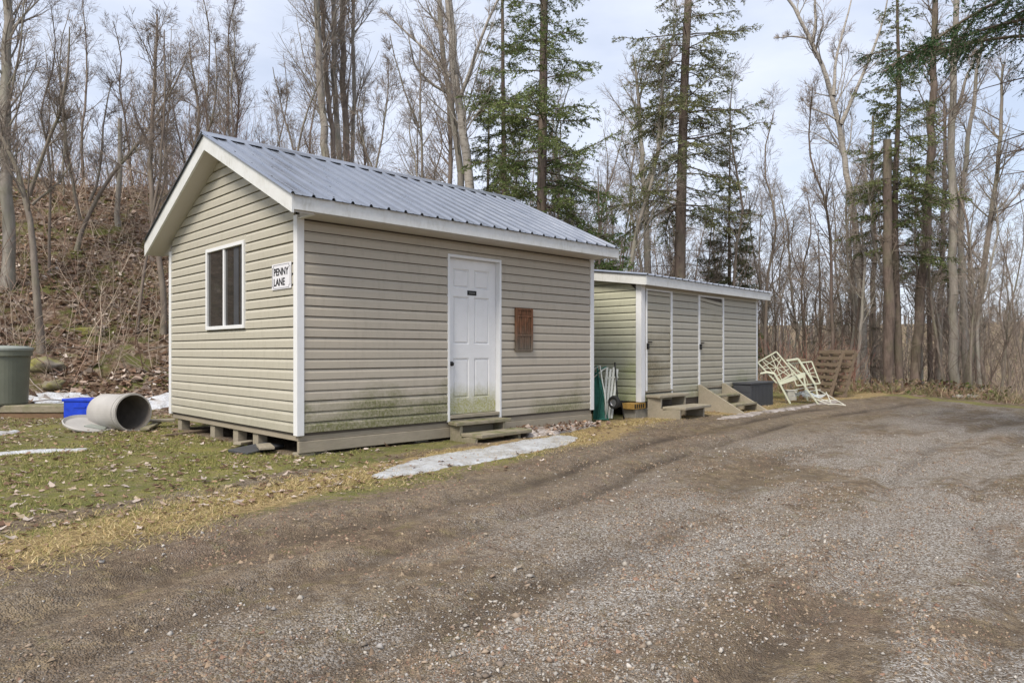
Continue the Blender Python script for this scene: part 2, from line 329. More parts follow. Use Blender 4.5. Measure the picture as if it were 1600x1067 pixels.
class MB:
    def __init__(s): s.v = []; s.f = []
    def add(s, vs, fs):
        b = len(s.v); s.v += [tuple(map(float, p)) for p in vs]; s.f += [tuple(b + i for i in f) for f in fs]; return s
    def box(s, lo, hi, mtx=None):
        (a, b, c), (d, e, f) = lo, hi
        p = [(a, b, c), (d, b, c), (d, e, c), (a, e, c), (a, b, f), (d, b, f), (d, e, f), (a, e, f)]
        if mtx is not None: p = [mtx @ Vector(q) for q in p]
        return s.add(p, [(3, 2, 1, 0), (4, 5, 6, 7), (0, 1, 5, 4), (1, 2, 6, 5), (2, 3, 7, 6), (3, 0, 4, 7)])
    def bar(s, p, q, w, h=None, up=(0, 0, 1)):
        """rectangular bar from p to q; w across, h along 'up'"""
        h = h or w; p, q = Vector(p), Vector(q); d = (q - p).normalized(); a = d.cross(Vector(up))
        if a.length < 1e-4: a = d.cross(Vector((1, 0, 0)))
        a.normalize(); b = a.cross(d); a = a * w / 2; b = b * h / 2
        return s.add([p - a - b, p + a - b, p + a + b, p - a + b, q - a - b, q + a - b, q + a + b, q - a + b],
                     [(0, 1, 2, 3), (7, 6, 5, 4), (0, 4, 5, 1), (1, 5, 6, 2), (2, 6, 7, 3), (3, 7, 4, 0)])
    def tube(s, pts, r, n=8, cap=True):
        pts = [Vector(p) for p in pts]; rr = r if isinstance(r, (list, tuple)) else [r] * len(pts); b = len(s.v); ref = None
        for i, p in enumerate(pts):
            d = (pts[min(i + 1, len(pts) - 1)] - pts[max(i - 1, 0)]).normalized()
            if ref is None: ref = d.orthogonal()
            ref = (ref - d * ref.dot(d)).normalized(); e = d.cross(ref)
            for k in range(n):
                a = 2 * math.pi * k / n; s.v.append(tuple(p + (ref * math.cos(a) + e * math.sin(a)) * rr[i]))
        for i in range(len(pts) - 1):
            for k in range(n): s.f.append((b + i * n + k, b + i * n + (k + 1) % n, b + (i + 1) * n + (k + 1) % n, b + (i + 1) * n + k))
        if cap: s.f.append(tuple(b + k for k in reversed(range(n)))); s.f.append(tuple(b + (len(pts) - 1) * n + k for k in range(n)))
        return s
    def lathe(s, prof, n=24, mtx=None):
        """profile [(r,z)...] turned round z"""
        b = len(s.v); m = mtx or Matrix()
        for r_, z in prof:
            for k in range(n):
                a = 2 * math.pi * k / n; s.v.append(tuple(m @ Vector((r_ * math.cos(a), r_ * math.sin(a), z))))
        for i in range(len(prof) - 1):
            for k in range(n): s.f.append((b + i * n + k, b + i * n + (k + 1) % n, b + (i + 1) * n + (k + 1) % n, b + (i + 1) * n + k))
        return s
    def prism(s, poly, axis, a, b):
        """poly in the two other axes (in order x,y,z without 'axis') extruded from a to b"""
        n = len(poly)
        def mk(t): return [{0: (t, p[0], p[1]), 1: (p[0], t, p[1]), 2: (p[0], p[1], t)}[axis] for p in poly]
        return s.add(mk(a) + mk(b), [tuple(reversed(range(n))), tuple(range(n, 2 * n))] + [(i, (i + 1) % n, n + (i + 1) % n, n + i) for i in range(n)])
    def mesh(s, name, bevel=0.0, smooth=False, fix=True):
        me = bpy.data.meshes.new(name); bm = bmesh.new(); vs = [bm.verts.new(p) for p in s.v]
        for f in s.f:
            try: bm.faces.new([vs[i] for i in f])
            except ValueError: pass
        if fix: bmesh.ops.recalc_face_normals(bm, faces=bm.faces)
        if bevel: bmesh.ops.bevel(bm, geom=bm.edges[:], offset=bevel, segments=1, affect='EDGES', clamp_overlap=True)
        bm.to_mesh(me); bm.free()
        if smooth: me.polygons.foreach_set('use_smooth', np.ones(len(me.polygons), bool))
        return me
    def build(s, name, mat, parent=None, bevel=0.0, smooth=False):
        return link(name, s.mesh(name, bevel, smooth), mat, parent)
def text_mesh(body, size, ext=.001, off=0.0, align='CENTER', space=1.0):
    cu = bpy.data.curves.new('txt', 'FONT'); cu.body = body; cu.size = size; cu.extrude = ext; cu.offset = off; cu.align_x = align; cu.space_character = space
    ob = bpy.data.objects.new('txt', cu); COL.objects.link(ob); bpy.context.view_layer.update()
    me = bpy.data.meshes.new_from_object(ob.evaluated_get(bpy.context.evaluated_depsgraph_get()))
    bpy.data.objects.remove(ob); bpy.data.curves.remove(cu); return me

# ------------------------------------------------------------------ ground and driveway
def graded(lo, a, b, hi, step, g=1.13):
    mid = list(np.arange(a, b, step)); up = []; x = mid[-1]; d = step
    while x < hi: d *= g; x += d; up.append(x)
    dn = []; x = a; d = step
    while x > lo: d *= g; x -= d; dn.append(x)
    return np.array(dn[::-1] + mid + up)
gx = graded(-700, -8.5, 11, 700, .065)
gy1 = list(np.arange(1.6, 11, .05)); d = .05; y = gy1[-1]
while y < 24: d = min(d * 1.02, .16); y += d; gy1.append(y)
while y < 900: d *= 1.14; y += d; gy1.append(y)
yy = []; y = 1.6; d = .05
while y > -60: d *= 1.25; y -= d; yy.append(y)
gy = np.array(yy[::-1] + gy1)
GX, GY = np.meshgrid(gx, gy); GZ = terrain(GX, GY); gu, gv = uv(GX, GY)
gs = gv - edge(gu) + .18 * (fbm(GX * 1.1, GY * 1.1, 3, 3) - .5)
H_, hf_ = hillf(gu, gv)
roadm = sm((.7 - gs + .5 * (fbm(GX * 1.7, GY * 1.7, 81, 3) - .5)) / 1.5) * sm((gv - right_edge(gu) + .3) / .8) * sm((16.6 - gu) / 1.2)
# bare dirt strip along the foot of the front wall, and the dirt pocket under the sheds
strip = np.exp(-((gv + .55 + .25 * np.sin(gu * 1.3)) / .38) ** 2) * sm((gu + .2) / 1.4) * sm((10 - gu) / 3) * .85
under = ((gu > -.05) & (gu < 4.9) & (gv > 0) & (gv < 3.9)) * 1.0
band2 = np.exp(-((gs - 1.15 - .35 * np.sin(gu * .9)) / .3) ** 2) * sm((.8 - gu) / 1.5) * .8
roadm = np.maximum(np.maximum(roadm, strip), np.maximum(under, band2))
litm = np.maximum(sm(hf_ * 16), sm((gu - 16.2) / 1.2)); litm = np.maximum(litm, sm((right_edge(gu) - gv) / 1.0)); litm = np.maximum(litm, .62 * sm((gv - 4.6) / 2.5))
litm = np.maximum(litm, sm((gv - 2.2) / 1.5) * sm((gu - 5.4) / .8))
strawm = np.exp(-((gs - .42 - .2 * np.sin(gu * 1.1 + 1)) / (.42 + .18 * sm(gu / 2))) ** 2) * (.5 + .8 * fbm(gu * .8, gv * .8, 31, 3))
zone = np.stack([roadm, litm * (1 - roadm * .6), strawm, np.ones_like(roadm)], -1).reshape(-1, 4)
gsh = .2 + .8 * sm((-gs - .9 + 1.2 * (fbm(GX * .8, GY * .8, 61, 3) - .5)) / 1.9) * (.75 + .25 * sm((12 - GY) / 5)); rut_shade_m = np.zeros_like(gs); wob_ = .25 * (fbm(gu * .35, gv * .1, 8, 2) - .5)
for c, w_ in ((-.75, .16), (-1.35, .12), (-2.3, .25), (-3.55, .16), (-4.3, .14), (-5.6, .2)):
    rut_shade_m = np.maximum(rut_shade_m, (1 if c > -2 else .5) * np.exp(-((gs - c - wob_) / (w_ * .6)) ** 2) * np.clip(fbm(gu * .6 + c * 7, gv * 1.6, 71, 4) * 3.0 - 1.1, 0, 1))  # mask of painted rut shade, patchy along each groove
zone2 = np.stack([gsh, rut_shade_m * roadm, 0 * gsh, 0 * gsh + 1], -1).reshape(-1, 4)
ny, nx = GX.shape; idx = np.arange(nx * ny).reshape(ny, nx)
quads = np.stack([idx[:-1, :-1], idx[:-1, 1:], idx[1:, 1:], idx[1:, :-1]], -1).reshape(-1, 4)
isroad = ((gs < .05) & (gv > right_edge(gu)) & (gu < 16.2) & (gu > -30))
qr = isroad[:-1, :-1].ravel()
V = np.stack([GX, GY, GZ], -1).reshape(-1, 3)
def sub_mesh(name, q):
    used = np.unique(q); rm = np.full(len(V), -1); rm[used] = np.arange(len(used))
    me = fast_mesh(name, V[used], [rm[q]], smooth=True)
    a = me.color_attributes.new('zone', 'FLOAT_COLOR', 'POINT'); a.data.foreach_set('color', zone[used].astype(np.float32).ravel())
    a = me.color_attributes.new('zone2', 'FLOAT_COLOR', 'POINT'); a.data.foreach_set('color', zone2[used].astype(np.float32).ravel())
    return tag(link(name, me, M['ground']), kind='structure')
ground = sub_mesh('ground', quads[~qr]); driveway = sub_mesh('driveway', quads[qr])

# ------------------------------------------------------------------ gabled shed
SA = math.atan2(EU[1], EU[0]); LU, DV, APEX = 4.9, 3.86, 1.93
shed = empty('gabled_shed', (P0[0], P0[1], 0), SA, 'small tan vinyl-sided gabled shed with ribbed grey metal roof and white door', 'shed')
CH = .1143; Z0 = .333
def siding_mesh(A, B, n, z0, h, s0=(0, 0), s1=None, out=.022):
    """one lapped course between local 2D points A and B, outward normal n; s0/s1 = end positions at bottom and top"""
    A, B, n = Vector(A), Vector(B), Vector(n); d = (B - A); Ln = d.length; d.normalize(); s1 = s1 or (Ln, Ln)
    prof = [(0, 0), (out, 0), (out, .64), (.004, .93), (0, .93)]  # gap at the top bares dark sheathing to draw the lap shadow line
    mb = MB(); vs = []; jz = random.gauss(0, .0016)
    for sa, sb in (s0, s1):
        jz = max(-.004, min(.004, jz + random.gauss(0, .0016))) if h > .1 else 0
        for o_, k in prof:
            p = A + d * (sa + (sb - sa) * k) + n * o_; vs.append((p.x, p.y, z0 + h * k + (jz if o_ > .01 else 0)))
    fs = [(4, 3, 2, 1, 0), (5, 6, 7, 8, 9)] + [(i, (i + 1) % 5, 5 + (i + 1) % 5, 5 + i) for i in range(5)]
    return mb.add(vs, fs).mesh('siding_board')
def course(parent, mat, *a, **k):
    return link('siding_board', siding_mesh(*a, **k), mat, parent)
RZ, SL = 3.70, .478                                    # rake soffit plane: z = RZ - SL*|v-APEX|
WTOP = 2.64
DOOR = (2.025, 2.955, 2.445); WIN = (1.31, 2.43, 1.485, 2.538)
for i in range(21):                                     # front and back walls
    z = Z0 + i * CH; h = min(CH, WTOP - z)
    if h < .03: break
    if z < DOOR[2] - .03:
        course(shed, M['siding'], (.055, 0), (DOOR[0], 0), (0, -1), z, h); course(shed, M['siding'], (DOOR[1], 0), (LU - .055, 0), (0, -1), z, h)
    else: course(shed, M['siding'], (.055, 0), (LU - .055, 0), (0, -1), z, h)
    if z < DOOR[2] - .03 < z + h: course(shed, M['siding'], (DOOR[0], 0), (DOOR[1], 0), (0, -1), DOOR[2] + .002, z + h - DOOR[2] - .002)
    course(shed, M['siding'], (LU - .055, DV), (.055, DV), (0, 1), z, h)
for side, x, nrm in ((0, 0, -1), (1, LU, 1)):           # gable walls
    for i in range(32):
        z = Z0 + i * CH; h = min(CH, RZ - z - .002)
        if h < .02: break
        def ext(zz):
            w_ = (RZ - zz) / SL; return max(.055, APEX - w_), min(DV - .055, APEX + w_)
        b0, b1 = ext(z); t0, t1 = ext(z + h)
        if t1 - t0 < .02: t0, t1 = APEX - .01, APEX + .01
        A, B = (x, 0), (x, DV)
        if side == 0 and z + h > WIN[2] + .04 and z < WIN[3] - .02:
            if z + h > WIN[3] + .01: course(shed, M['siding_gable_lit'], A, B, (nrm, 0), WIN[3] + .001, z + h - WIN[3] - .001, (WIN[0] - .03, WIN[0] - .03), (WIN[1] + .03, WIN[1] + .03))
            if z < WIN[2] - .01: course(shed, M['siding_gable_lit'], A, B, (nrm, 0), z, WIN[2] - z - .001, (WIN[0] - .03, WIN[0] - .03), (WIN[1] + .03, WIN[1] + .03))
            course(shed, M['siding_gable_lit'], A, B, (nrm, 0), z, h, (b0, t0), (WIN[0] - .03, WIN[0] - .03)); course(shed, M['siding_gable_lit'], A, B, (nrm, 0), z, h, (WIN[1] + .03, WIN[1] + .03), (b1, t1))
        else: course(shed, M['siding_gable_lit'], A, B, (nrm, 0), z, h, (b0, t0), (b1, t1))
MB().box((.02, .003, .30), (DOOR[0] + .01, .06, 2.7)).box((DOOR[1] - .01, .003, .30), (LU - .02, .06, 2.7)).box((DOOR[0] + .012, .003, DOOR[2] - .02), (DOOR[1] - .012, .06, 2.7)).build('front_wall', M['sheath'], shed)
MB().box((.02, DV - .06, .30), (LU - .02, DV - .003, 2.7)).build('back_wall', M['sheath'], shed)
gp = [(.07, .30), (DV - .07, .30), (DV - .07, 2.7), (APEX, 3.69), (.07, 2.7)]
MB().prism(gp, 0, .003, .06).build('gable_wall', M['sheath'], shed); MB().prism(gp, 0, LU - .06, LU - .003).build('gable_wall', M['sheath'], shed)
MB().box((.03, .03, .24), (LU - .03, DV - .03, .31)).build('floor', M['sheath'], shed)
for (x, y, sx, sy) in ((0, 0, -1, -1), (LU, 0, 1, -1), (0, DV, -1, 1), (LU, DV, 1, 1)):   # corner posts: two flanges
    o_ = .030; w_ = .085
    xa, xb = (x + sx * o_, x - sx * (w_ - o_)); ya, yb = (y + sy * o_, y - sy * (w_ - o_))
    MB().prism([(xa, ya), (xb, ya), (xb, y - sy * .001), (x - sx * .001, y - sy * .001), (x - sx * .001, yb), (xa, yb)], 2, Z0 - .028, WTOP + .02).build('corner_trim', M['trim'], shed, .003)
# skirt and floor framing
MB().box((.0, .006, .245), (LU, .05, Z0 + .004)).build('sill_board', M['skirt'], shed, .003)
MB().box((.0, -.016, .118), (LU - .01, .03, .2425)).build('skirt_board', M['skirt'], shed, .004)
MB().box((.006, .052, .245), (.05, DV - .01, Z0 + .004)).build('sill_board', M['skirt'], shed, .003)
MB().box((LU - .05, .052, .16), (LU - .006, DV - .01, Z0 + .004)).build('sill_board', M['skirt'], shed, .003)
for v in (1.05, 1.62, 2.35, 3.55):
    MB().box((.03, v, tz(*wpos(.1, v)) - .06), (.15, v + .14, .243)).build('foundation_post', M['wood'], shed, .006)
for u, v in ((.28, .1), (1.7, .12), (3.3, .12), (4.6, .14), (4.6, 3.4), (2.4, 3.4)):
    MB().box((u - .1, v - .04, tz(*wpos(u, v)) - .06), (u + .1, v + .16, .117 if v < 1 else .243)).build('foundation_block', M['concrete'], shed, .006)
MB().box((.008, .004, tz(*wpos(0, 0)) - .05), (.2, .15, .116)).build('foundation_block', M['wood'], shed, .006)
# roof: deck, fascia, soffits, ribbed sheets
U0, U1, VE = -.26, 5.11, -.37; VB = DV + .36
def slab(mb, v0, v1, up, dn, a, b):
    z = lambda v: 3.89 - SL * abs(v - APEX)
    return mb.prism([(v0, z(v0) - dn), (v1, z(v1) - dn), (v1, z(v1) - up), (v0, z(v0) - up)], 0, a, b)
slab(MB(), VE + .03, APEX - .0005, .012, .16, U0 + .025, U1 - .025).build('roof_deck', M['sheath'], shed); slab(MB(), APEX + .0005, VB - .03, .012, .16, U0 + .025, U1 - .025).build('roof_deck', M['sheath'], shed)
for a, b in ((U0, U0 + .024), (U1 - .024, U1)):
    slab(MB(), VE, APEX - .0008, .002, .19, a, b).build('rake_fascia', M['fascia'], shed); slab(MB(), APEX + .0008, VB, .002, .19, a, b).build('rake_fascia', M['fascia'], shed)
ez = 3.89 - SL * (APEX - VE)
MB().box((U0 + .0245, VE, ez - .155), (U1 - .0245, VE + .022, ez - .006)).build('eave_fascia', M['fascia'], shed, .003)
MB().box((U0 + .0245, VB - .022, ez - .155), (U1 - .0245, VB, ez - .006)).build('eave_fascia', M['fascia'], shed, .003)
MB().box((.0, VE + .024, WTOP - .012), (LU, -.004, WTOP + .004)).build('eave_soffit', M['soffit'], shed)
MB().box((.0, DV + .004, WTOP - .012), (LU, VB - .024, WTOP + .004)).build('eave_soffit', M['soffit'], shed)
for a, b in ((U0 + .026, -.002), (LU + .002, U1 - .026)):
    slab(MB(), VE + .024, APEX - .001, .1605, .186, a, b).build('rake_soffit', M['soffit'], shed); slab(MB(), APEX + .001, VB - .024, .1605, .186, a, b).build('rake_soffit', M['soffit'], shed)
for a in (-.0015, LU - .0185):                          # eave returns between level and sloping soffit
    for y0, y1 in ((VE + .03, -.03), (VB - .03, DV + .03)): MB().prism([(y0, WTOP - .013), (y1, WTOP - .013), (y1, 3.73 - SL * abs(y1 - APEX)), (y0, 3.73 - SL * abs(y0 - APEX))], 0, a, a + .02).build('eave_return', M['soffit'], shed)
MB().box((-.02, -.31, WTOP - .022), (.03, -.035, WTOP - .0145)).build('soffit_joint', M['trim'], shed)
RIB = .2286
def rib_profile(w):
    pts = []; k = 0
    while k * RIB < w - .01:
        a = k * RIB
        for du, dz in ((0, .0), (.013, .026), (.035, .026), (.048, 0), (.115, 0), (.122, .004), (.132, .004), (.139, 0)):
            if a + du <= w: pts.append((a + du, dz))
        k += 1
    pts.append((w, 0)); return pts
def sheet_mesh(w, v0, v1, zf, th=.003):
    pr = rib_profile(w); nseg = 6; vs = []; fs = []
    n = len(pr)
    for j in range(nseg + 1):
        v = v0 + (v1 - v0) * j / nseg
        for (u, dz) in pr: vs.append((u, v, zf(v) + dz))
    for j in range(nseg):
        for i in range(n - 1): a = j * n + i; fs.append((a, a + 1, a + n + 1, a + n))
    b = len(vs); vs += [(x, y, z - th) for x, y, z in vs]; fs += [tuple(reversed([b + i for i in f])) for f in fs]
    for i in range(n - 1): fs += [(i + 1, i, b + i, b + i + 1), (nseg * n + i, nseg * n + i + 1, b + nseg * n + i + 1, b + nseg * n + i)]
    for j in range(nseg): fs += [(j * n, (j + 1) * n, b + (j + 1) * n, b + j * n), ((j + 1) * n + n - 1, j * n + n - 1, b + j * n + n - 1, b + (j + 1) * n + n - 1)]
    return MB().add(vs, fs).mesh('roof_sheet', fix=False)
zf = lambda v: 3.895 - SL * abs(v - APEX) + .003
roofp = link('roof', MB().box((U0 + .05, APEX - .04, 3.80), (U1 - .05, APEX + .04, 3.862)).mesh('roof'), M['sheath'], shed)
SW = RIB * 4; u = U0 - .03; ns = 0; sheets = []
while u < U1:
    w = min(SW, U1 + .02 - u)
    if w > .05:
        for va, vb in ((VE - .035, APEX - .005), (VB + .035, APEX + .005)):
            o = link('roof_sheet', sheet_mesh(w, va, vb, zf), M['roof'], roofp); o.location = (u, 0, .0012 * (ns % 2)); sheets.append((u, w))
    u += SW; ns += 1
scr = MB()
for k in range(int((U1 - U0) / RIB)):
    for j, v in enumerate((-.28, .2, .68, 1.16, 1.66)):
        uu = U0 - .03 + k * RIB + .085 + .004 * ((k * 7 + j * 3) % 5 - 2); z = zf(v)
        scr.tube([(uu, v, z - .002), (uu, v - .004, z + .009)], .0085, 6)
scr.build('roof_screws', M['screw'], roofp)
rc = MB(); cap = [(APEX - .17, zf(APEX - .17) + .022), (APEX - .03, zf(APEX - .03) + .026), (APEX, zf(APEX) + .034), (APEX + .03, zf(APEX + .03) + .026), (APEX + .17, zf(APEX + .17) + .022)]
rc.prism(cap + [(y, z - .004) for y, z in reversed(cap)], 0, U0 - .035, U1 + .025).build('ridge_cap', M['roof'], roofp)
# door
dr = MB(); d0, d1, dz = DOOR; jam = .034
frame = MB().box((d0, -.03, Z0 - .02), (d0 + jam, .11, dz)).box((d1 - jam, -.03, Z0 - .02), (d1, .11, dz)).box((d0 + jam, -.03, dz - jam), (d1 - jam, .11, dz)).build('door_frame', M['trim'], shed, .003)
MB().box((d0 + jam + .001, -.03, Z0 + .02), (d1 - jam - .001, .11, Z0 + .062)).build('threshold', M['wood'], shed, .004)
door = empty('door', (0, 0, 0)); door.parent = shed
s0, s1, b0, b1 = d0 + jam + .003, d1 - jam - .003, Z0 + .068, dz - jam - .004
dw = s1 - s0; dh = b1 - b0; DVY = .055
cols = (s0 + .115, s0 + dw / 2 - .045, s0 + dw / 2 + .045, s1 - .115)
rows = ((b0 + .20, b0 + .72), (b0 + .90, b0 + 1.52), (b0 + 1.63, b0 + 1.88))
sl = MB(); xs = sorted({s0, *cols, s1}); zs = sorted({b0, b1, *[q for r_ in rows for q in r_]})
for i in range(len(xs) - 1):                              # stiles and rails; the panels sit in the openings
    for j in range(len(zs) - 1):
        if i in (1, 3) and any(abs(zs[j] - r_[0]) < 1e-6 for r_ in rows): continue
        sl.box((xs[i], DVY, zs[j]), (xs[i + 1], DVY + .04, zs[j + 1]))
sm_ = sl.mesh('door_slab'); bm = bmesh.new(); bm.from_mesh(sm_); bmesh.ops.remove_doubles(bm, verts=bm.verts, dist=1e-5); bm.to_mesh(sm_); bm.free()
link('door_slab', sm_, M['door'], door)
for i in (0, 2):
    for r0_, r1_ in rows:
        a, b = cols[i], cols[i + 1]; e = .034
        vs = [(a, DVY + .002, r0_), (b, DVY + .002, r0_), (b, DVY + .002, r1_), (a, DVY + .002, r1_)]
        vs += [(a + e * .55, DVY + .022, r0_ + e * .55), (b - e * .55, DVY + .022, r0_ + e * .55), (b - e * .55, DVY + .022, r1_ - e * .55), (a + e * .55, DVY + .022, r1_ - e * .55)]
        vs += [(a + e, DVY + .004, r0_ + e), (b - e, DVY + .004, r0_ + e), (b - e, DVY + .004, r1_ - e), (a + e, DVY + .004, r1_ - e)]
        fs = [(i2, (i2 + 1) % 4, k + (i2 + 1) % 4 + 4 - k, i2 + 4) for k in (0,) for i2 in range(4)] + [(4 + q, 4 + (q + 1) % 4, 8 + (q + 1) % 4, 8 + q) for q in range(4)] + [(8, 9, 10, 11)]
        me = MB().add(vs, fs).mesh('door_panel', fix=False); link('door_panel', me, M['door'], door)
zk = 1.05
MB().lathe([(.0, 0), (.028, 0), (.028, .008), (.014, .012), (.014, .03), (.027, .036), (.031, .048), (.026, .06), (.0, .064)], 16, Matrix.Translation((s0 + .055, DVY, zk)) @ Matrix.Rotation(R(90), 4, 'X')).build('door_knob', M['black'], door, 0, True)
npz = b0 + 1.575; np0 = s0 + dw / 2 - .075
plate = MB().box((np0, DVY - .006, npz - .03), (np0 + .155, DVY - .001, npz + .03)).build('door_plate', M['black'], door)
lm = MB()
for k in range(6): lm.box((np0 + .03 + k * .017, DVY - .0075, npz - .010 + .002 * (k % 2)), (np0 + .041 + k * .017, DVY - .0062, npz + .010))
lm.build('plate_lettering', M['pale'], door)
# window in the gable wall (local x = 0 plane, outward -x)
w0, w1, wz0, wz1 = WIN
win = empty('window', (0, 0, 0)); win.parent = shed; fr = .045
MB().box((-.045, w0 - .03, wz0), (.002, w0 + fr - .03, wz1)).box((-.045, w1 - fr + .03, wz0), (.002, w1 + .03, wz1)).box((-.045, w0 + fr - .03, wz1 - fr), (.002, w1 - fr + .03, wz1)).box((-.045, w0 + fr - .03, wz0), (.002, w1 - fr + .03, wz0 + fr)).build('frame', M['trim'], win, .003)
wm = (w0 + w1) / 2 + .03
MB().box((-.034, wm - .022, wz0 + fr + .001), (.002, wm + .022, wz1 - fr - .001)).build('mullion', M['trim'], win, .003)
MB().box((-.012, w0 + fr - .028, wz0 + fr), (-.004, wm - .023, wz1 - fr)).build('pane', M['glass'], win); MB().box((-.020, wm + .023, wz0 + fr), (-.012, w1 - fr + .028, wz1 - fr)).build('pane', M['glass'], win)
tr = MB()
for k in range(2): tr.box((-.0145, w0 + .12 + k * .2, wz0 + fr + .002), (-.0125, w0 + .094 + k * .085, wz1 - fr - .002))
tr.build('screen_ribs', M['box'], win)

def local(root_pos, ang, u, v, z):
    c, s = math.cos(ang), math.sin(ang); return (root_pos[0] + u * c - v * s, root_pos[1] + u * s + v * c, z)
def loc1(u, v, z): return local(P0, SA, u, v, z)
# PENNY LANE sign
sg = empty('wall_sign', loc1(-.030, .325, 2.03), SA, 'white rectangular sign reading PENNY LANE beside the shed corner trim', 'sign')
hw, hh = .225, .142; nt_ = .03
pl = [(-hw + nt_, -hh), (hw - nt_, -hh), (hw - nt_, -hh + nt_), (hw, -hh + nt_), (hw, hh - nt_), (hw - nt_, hh - nt_), (hw - nt_, hh), (-hw + nt_, hh), (-hw + nt_, hh - nt_), (-hw, hh - nt_), (-hw, -hh + nt_), (-hw + nt_, -hh + nt_)]
MB().box((-.004, -hw, -hh), (.004, hw, hh)).build('sign_board', M['sign'], sg, .0015)
bd = MB()
e_ = .004; q = [(a * .93, b * .90) for a, b in pl]
for i in range(len(q)): bd.bar((-.0052, *q[i]), (-.0052, *q[(i + 1) % len(q)]), .0016, e_, (0, q[(i + 1) % len(q)][1] - q[i][1], -(q[(i + 1) % len(q)][0] - q[i][0])) if False else (1, 0, 0))
bd.build('sign_border', M['letter'], sg)
for body, z in (('PENNY', .014), ('LANE', -.098)):
    me = text_mesh(body, .112, .0012, .0022, 'LEFT', .98); me.materials.clear()
    o = link('lettering', me, M['letter'], sg); o.rotation_euler = (R(90), 0, R(-90)); o.location = (-.0056, hw * .80, z)
# weathered plaque on the front wall
pq = empty('wall_plaque', loc1(3.375, -.027, 1.51), SA, 'weathered rust-brown wooden plaque with vertical slats hung right of the shed door', 'plaque')
pw, ph = .17, .30
MB().box((-pw, -.012, -ph), (pw, .004, ph)).build('back_board', M['plaque'], pq, .003)
for a, b in (((-pw, -.03, -ph), (-pw + .035, -.013, ph)), ((pw - .035, -.03, -ph), (pw, -.013, ph))): MB().box(a, b).build('stile', M['plaque'], pq, .003)
for z0_, z1_ in ((ph - .028, ph), (ph - .125, ph - .103), (-.09, -.062), (-ph, -ph + .03)): MB().box((-pw + .036, -.027, z0_), (pw - .036, -.013, z1_)).build('rail', M['plaque'], pq, .003)
for k in range(7):
    x = -pw + .046 + k * .0345
    MB().box((x, -.021 - .004 * (k % 2), -.06), (x + .026, -.013, ph - .127)).build('slat', M['plaque'], pq, .003)
    MB().box((x, -.019 - .005 * ((k + 1) % 2), -ph + .032), (x + .026, -.013, -.092)).build('slat', M['plaque'], pq, .003)
    MB().box((x + .002, -.020, ph - .095 + .004 * (k % 3)), (x + .022, -.013, ph - .035)).build('raised_letter_block', M['plaque'], pq, .003)

# steps at the white door
def two_step(name, loc, ang, label, w, tops, depth, side_mat, tread_mat):
    st = empty(name, loc, ang, label, 'steps', 'wooden steps at the shed doors'); zb = -.08
    for x in (.02, w - .16):
        pr = [(-.02, zb), (-depth - .02, zb), (-depth - .02, tops[1] - .045), (-depth * .45, tops[1] - .045), (-depth * .45, tops[0] - .045), (-.02, tops[0] - .045)]
        MB().prism(pr, 0, x, x + .045).build('stringer', side_mat, st, .004)
    MB().prism([(-.05, -depth * .48), (w * .98, -depth * .48), (w * .94, -.0), (.0, -.0)], 2, tops[0] - .044, tops[0]).build('tread', tread_mat, st, .006)
    MB().prism([(.06, -depth - .10), (w + .06, -depth - .06), (w + .1, -depth * .5), (.0, -depth * .52)], 2, tops[1] - .044, tops[1]).build('tread', tread_mat, st, .006)
    return st
g0 = tz(*wpos(2.3, -.35))
two_step('door_steps', loc1(2.03, -.018, g0), SA, 'low mossy two-tread wooden steps below the white door', .92, (.245, .115), .48, M['woodm'], M['woodm'])

# ------------------------------------------------------------------ low shed
SB = math.atan2(E2U[1], E2U[0]); L2, D2 = 4.58, 2.5
low = empty('low_shed', (C2[0], C2[1], 0), SB, 'long low vinyl-sided storage shed with flat sloping roof and two siding-clad doors', 'shed')
CH2 = .127; ZB = .36; FT = 2.36
DO = ((.13, .97), (1.99, 2.98)); DZ = (.53, 2.29)
def runs(z, h):
    x = .1; r_ = []
    for a, b in DO:
        if z + h > DZ[0] + .01 and z < DZ[1] - .03: r_.append((x, a)); x = b
    r_.append((x, L2 - .05)); return r_
SLP = .135
for i in range(20):
    z = ZB + i * CH2; h = min(CH2, FT - z)
    if h > .03:
        for a, b in runs(z, h):
            if b - a > .03: course(low, M['siding2'], (a, 0), (b, 0), (0, -1), z, h)
    h = min(CH2, FT + SLP * D2 - z)
    if h > .03:
        def s_of(zz): return max(0.0, (zz - FT) / SLP)
        s0b, s0t = s_of(z), s_of(z + h)
        if s0t < D2 - .06:
            course(low, M['siding_green'], (0, 0), (0, D2), (-1, 0), z, h, (max(.09, s0b), max(.09, s0t)), (D2 - .05, D2 - .05)); course(low, M['siding2'], (L2, 0), (L2, D2), (1, 0), z, h, (max(.05, s0b), max(.05, s0t)), (D2 - .05, D2 - .05))
        course(low, M['siding2'], (L2 - .05, D2), (.05, D2), (0, 1), z, h)
MB().box((.02, .003, ZB - .02), (L2 - .02, .05, FT)).build('front_wall', M['sheath'], low); MB().box((.02, D2 - .05, ZB - .02), (L2 - .02, D2 - .003, FT + SLP * D2 - .04)).build('back_wall', M['sheath'], low)
for x in (.003, L2 - .05): MB().prism([(.052, ZB - .02), (D2 - .052, ZB - .02), (D2 - .052, FT + SLP * D2 - .04), (.052, FT)], 0, x, x + .047).build('side_wall', M['sheath'], low)
MB().box((.02, .06, ZB - .12), (L2 - .02, D2 - .06, ZB - .021)).build('floor', M['sheath'], low)
MB().box((0, -.022, ZB - .01), (.098, -.0005, FT)).box((-.022, -.022, ZB - .01), (-.0005, .085, FT)).build('corner_trim', M['trim'], low)
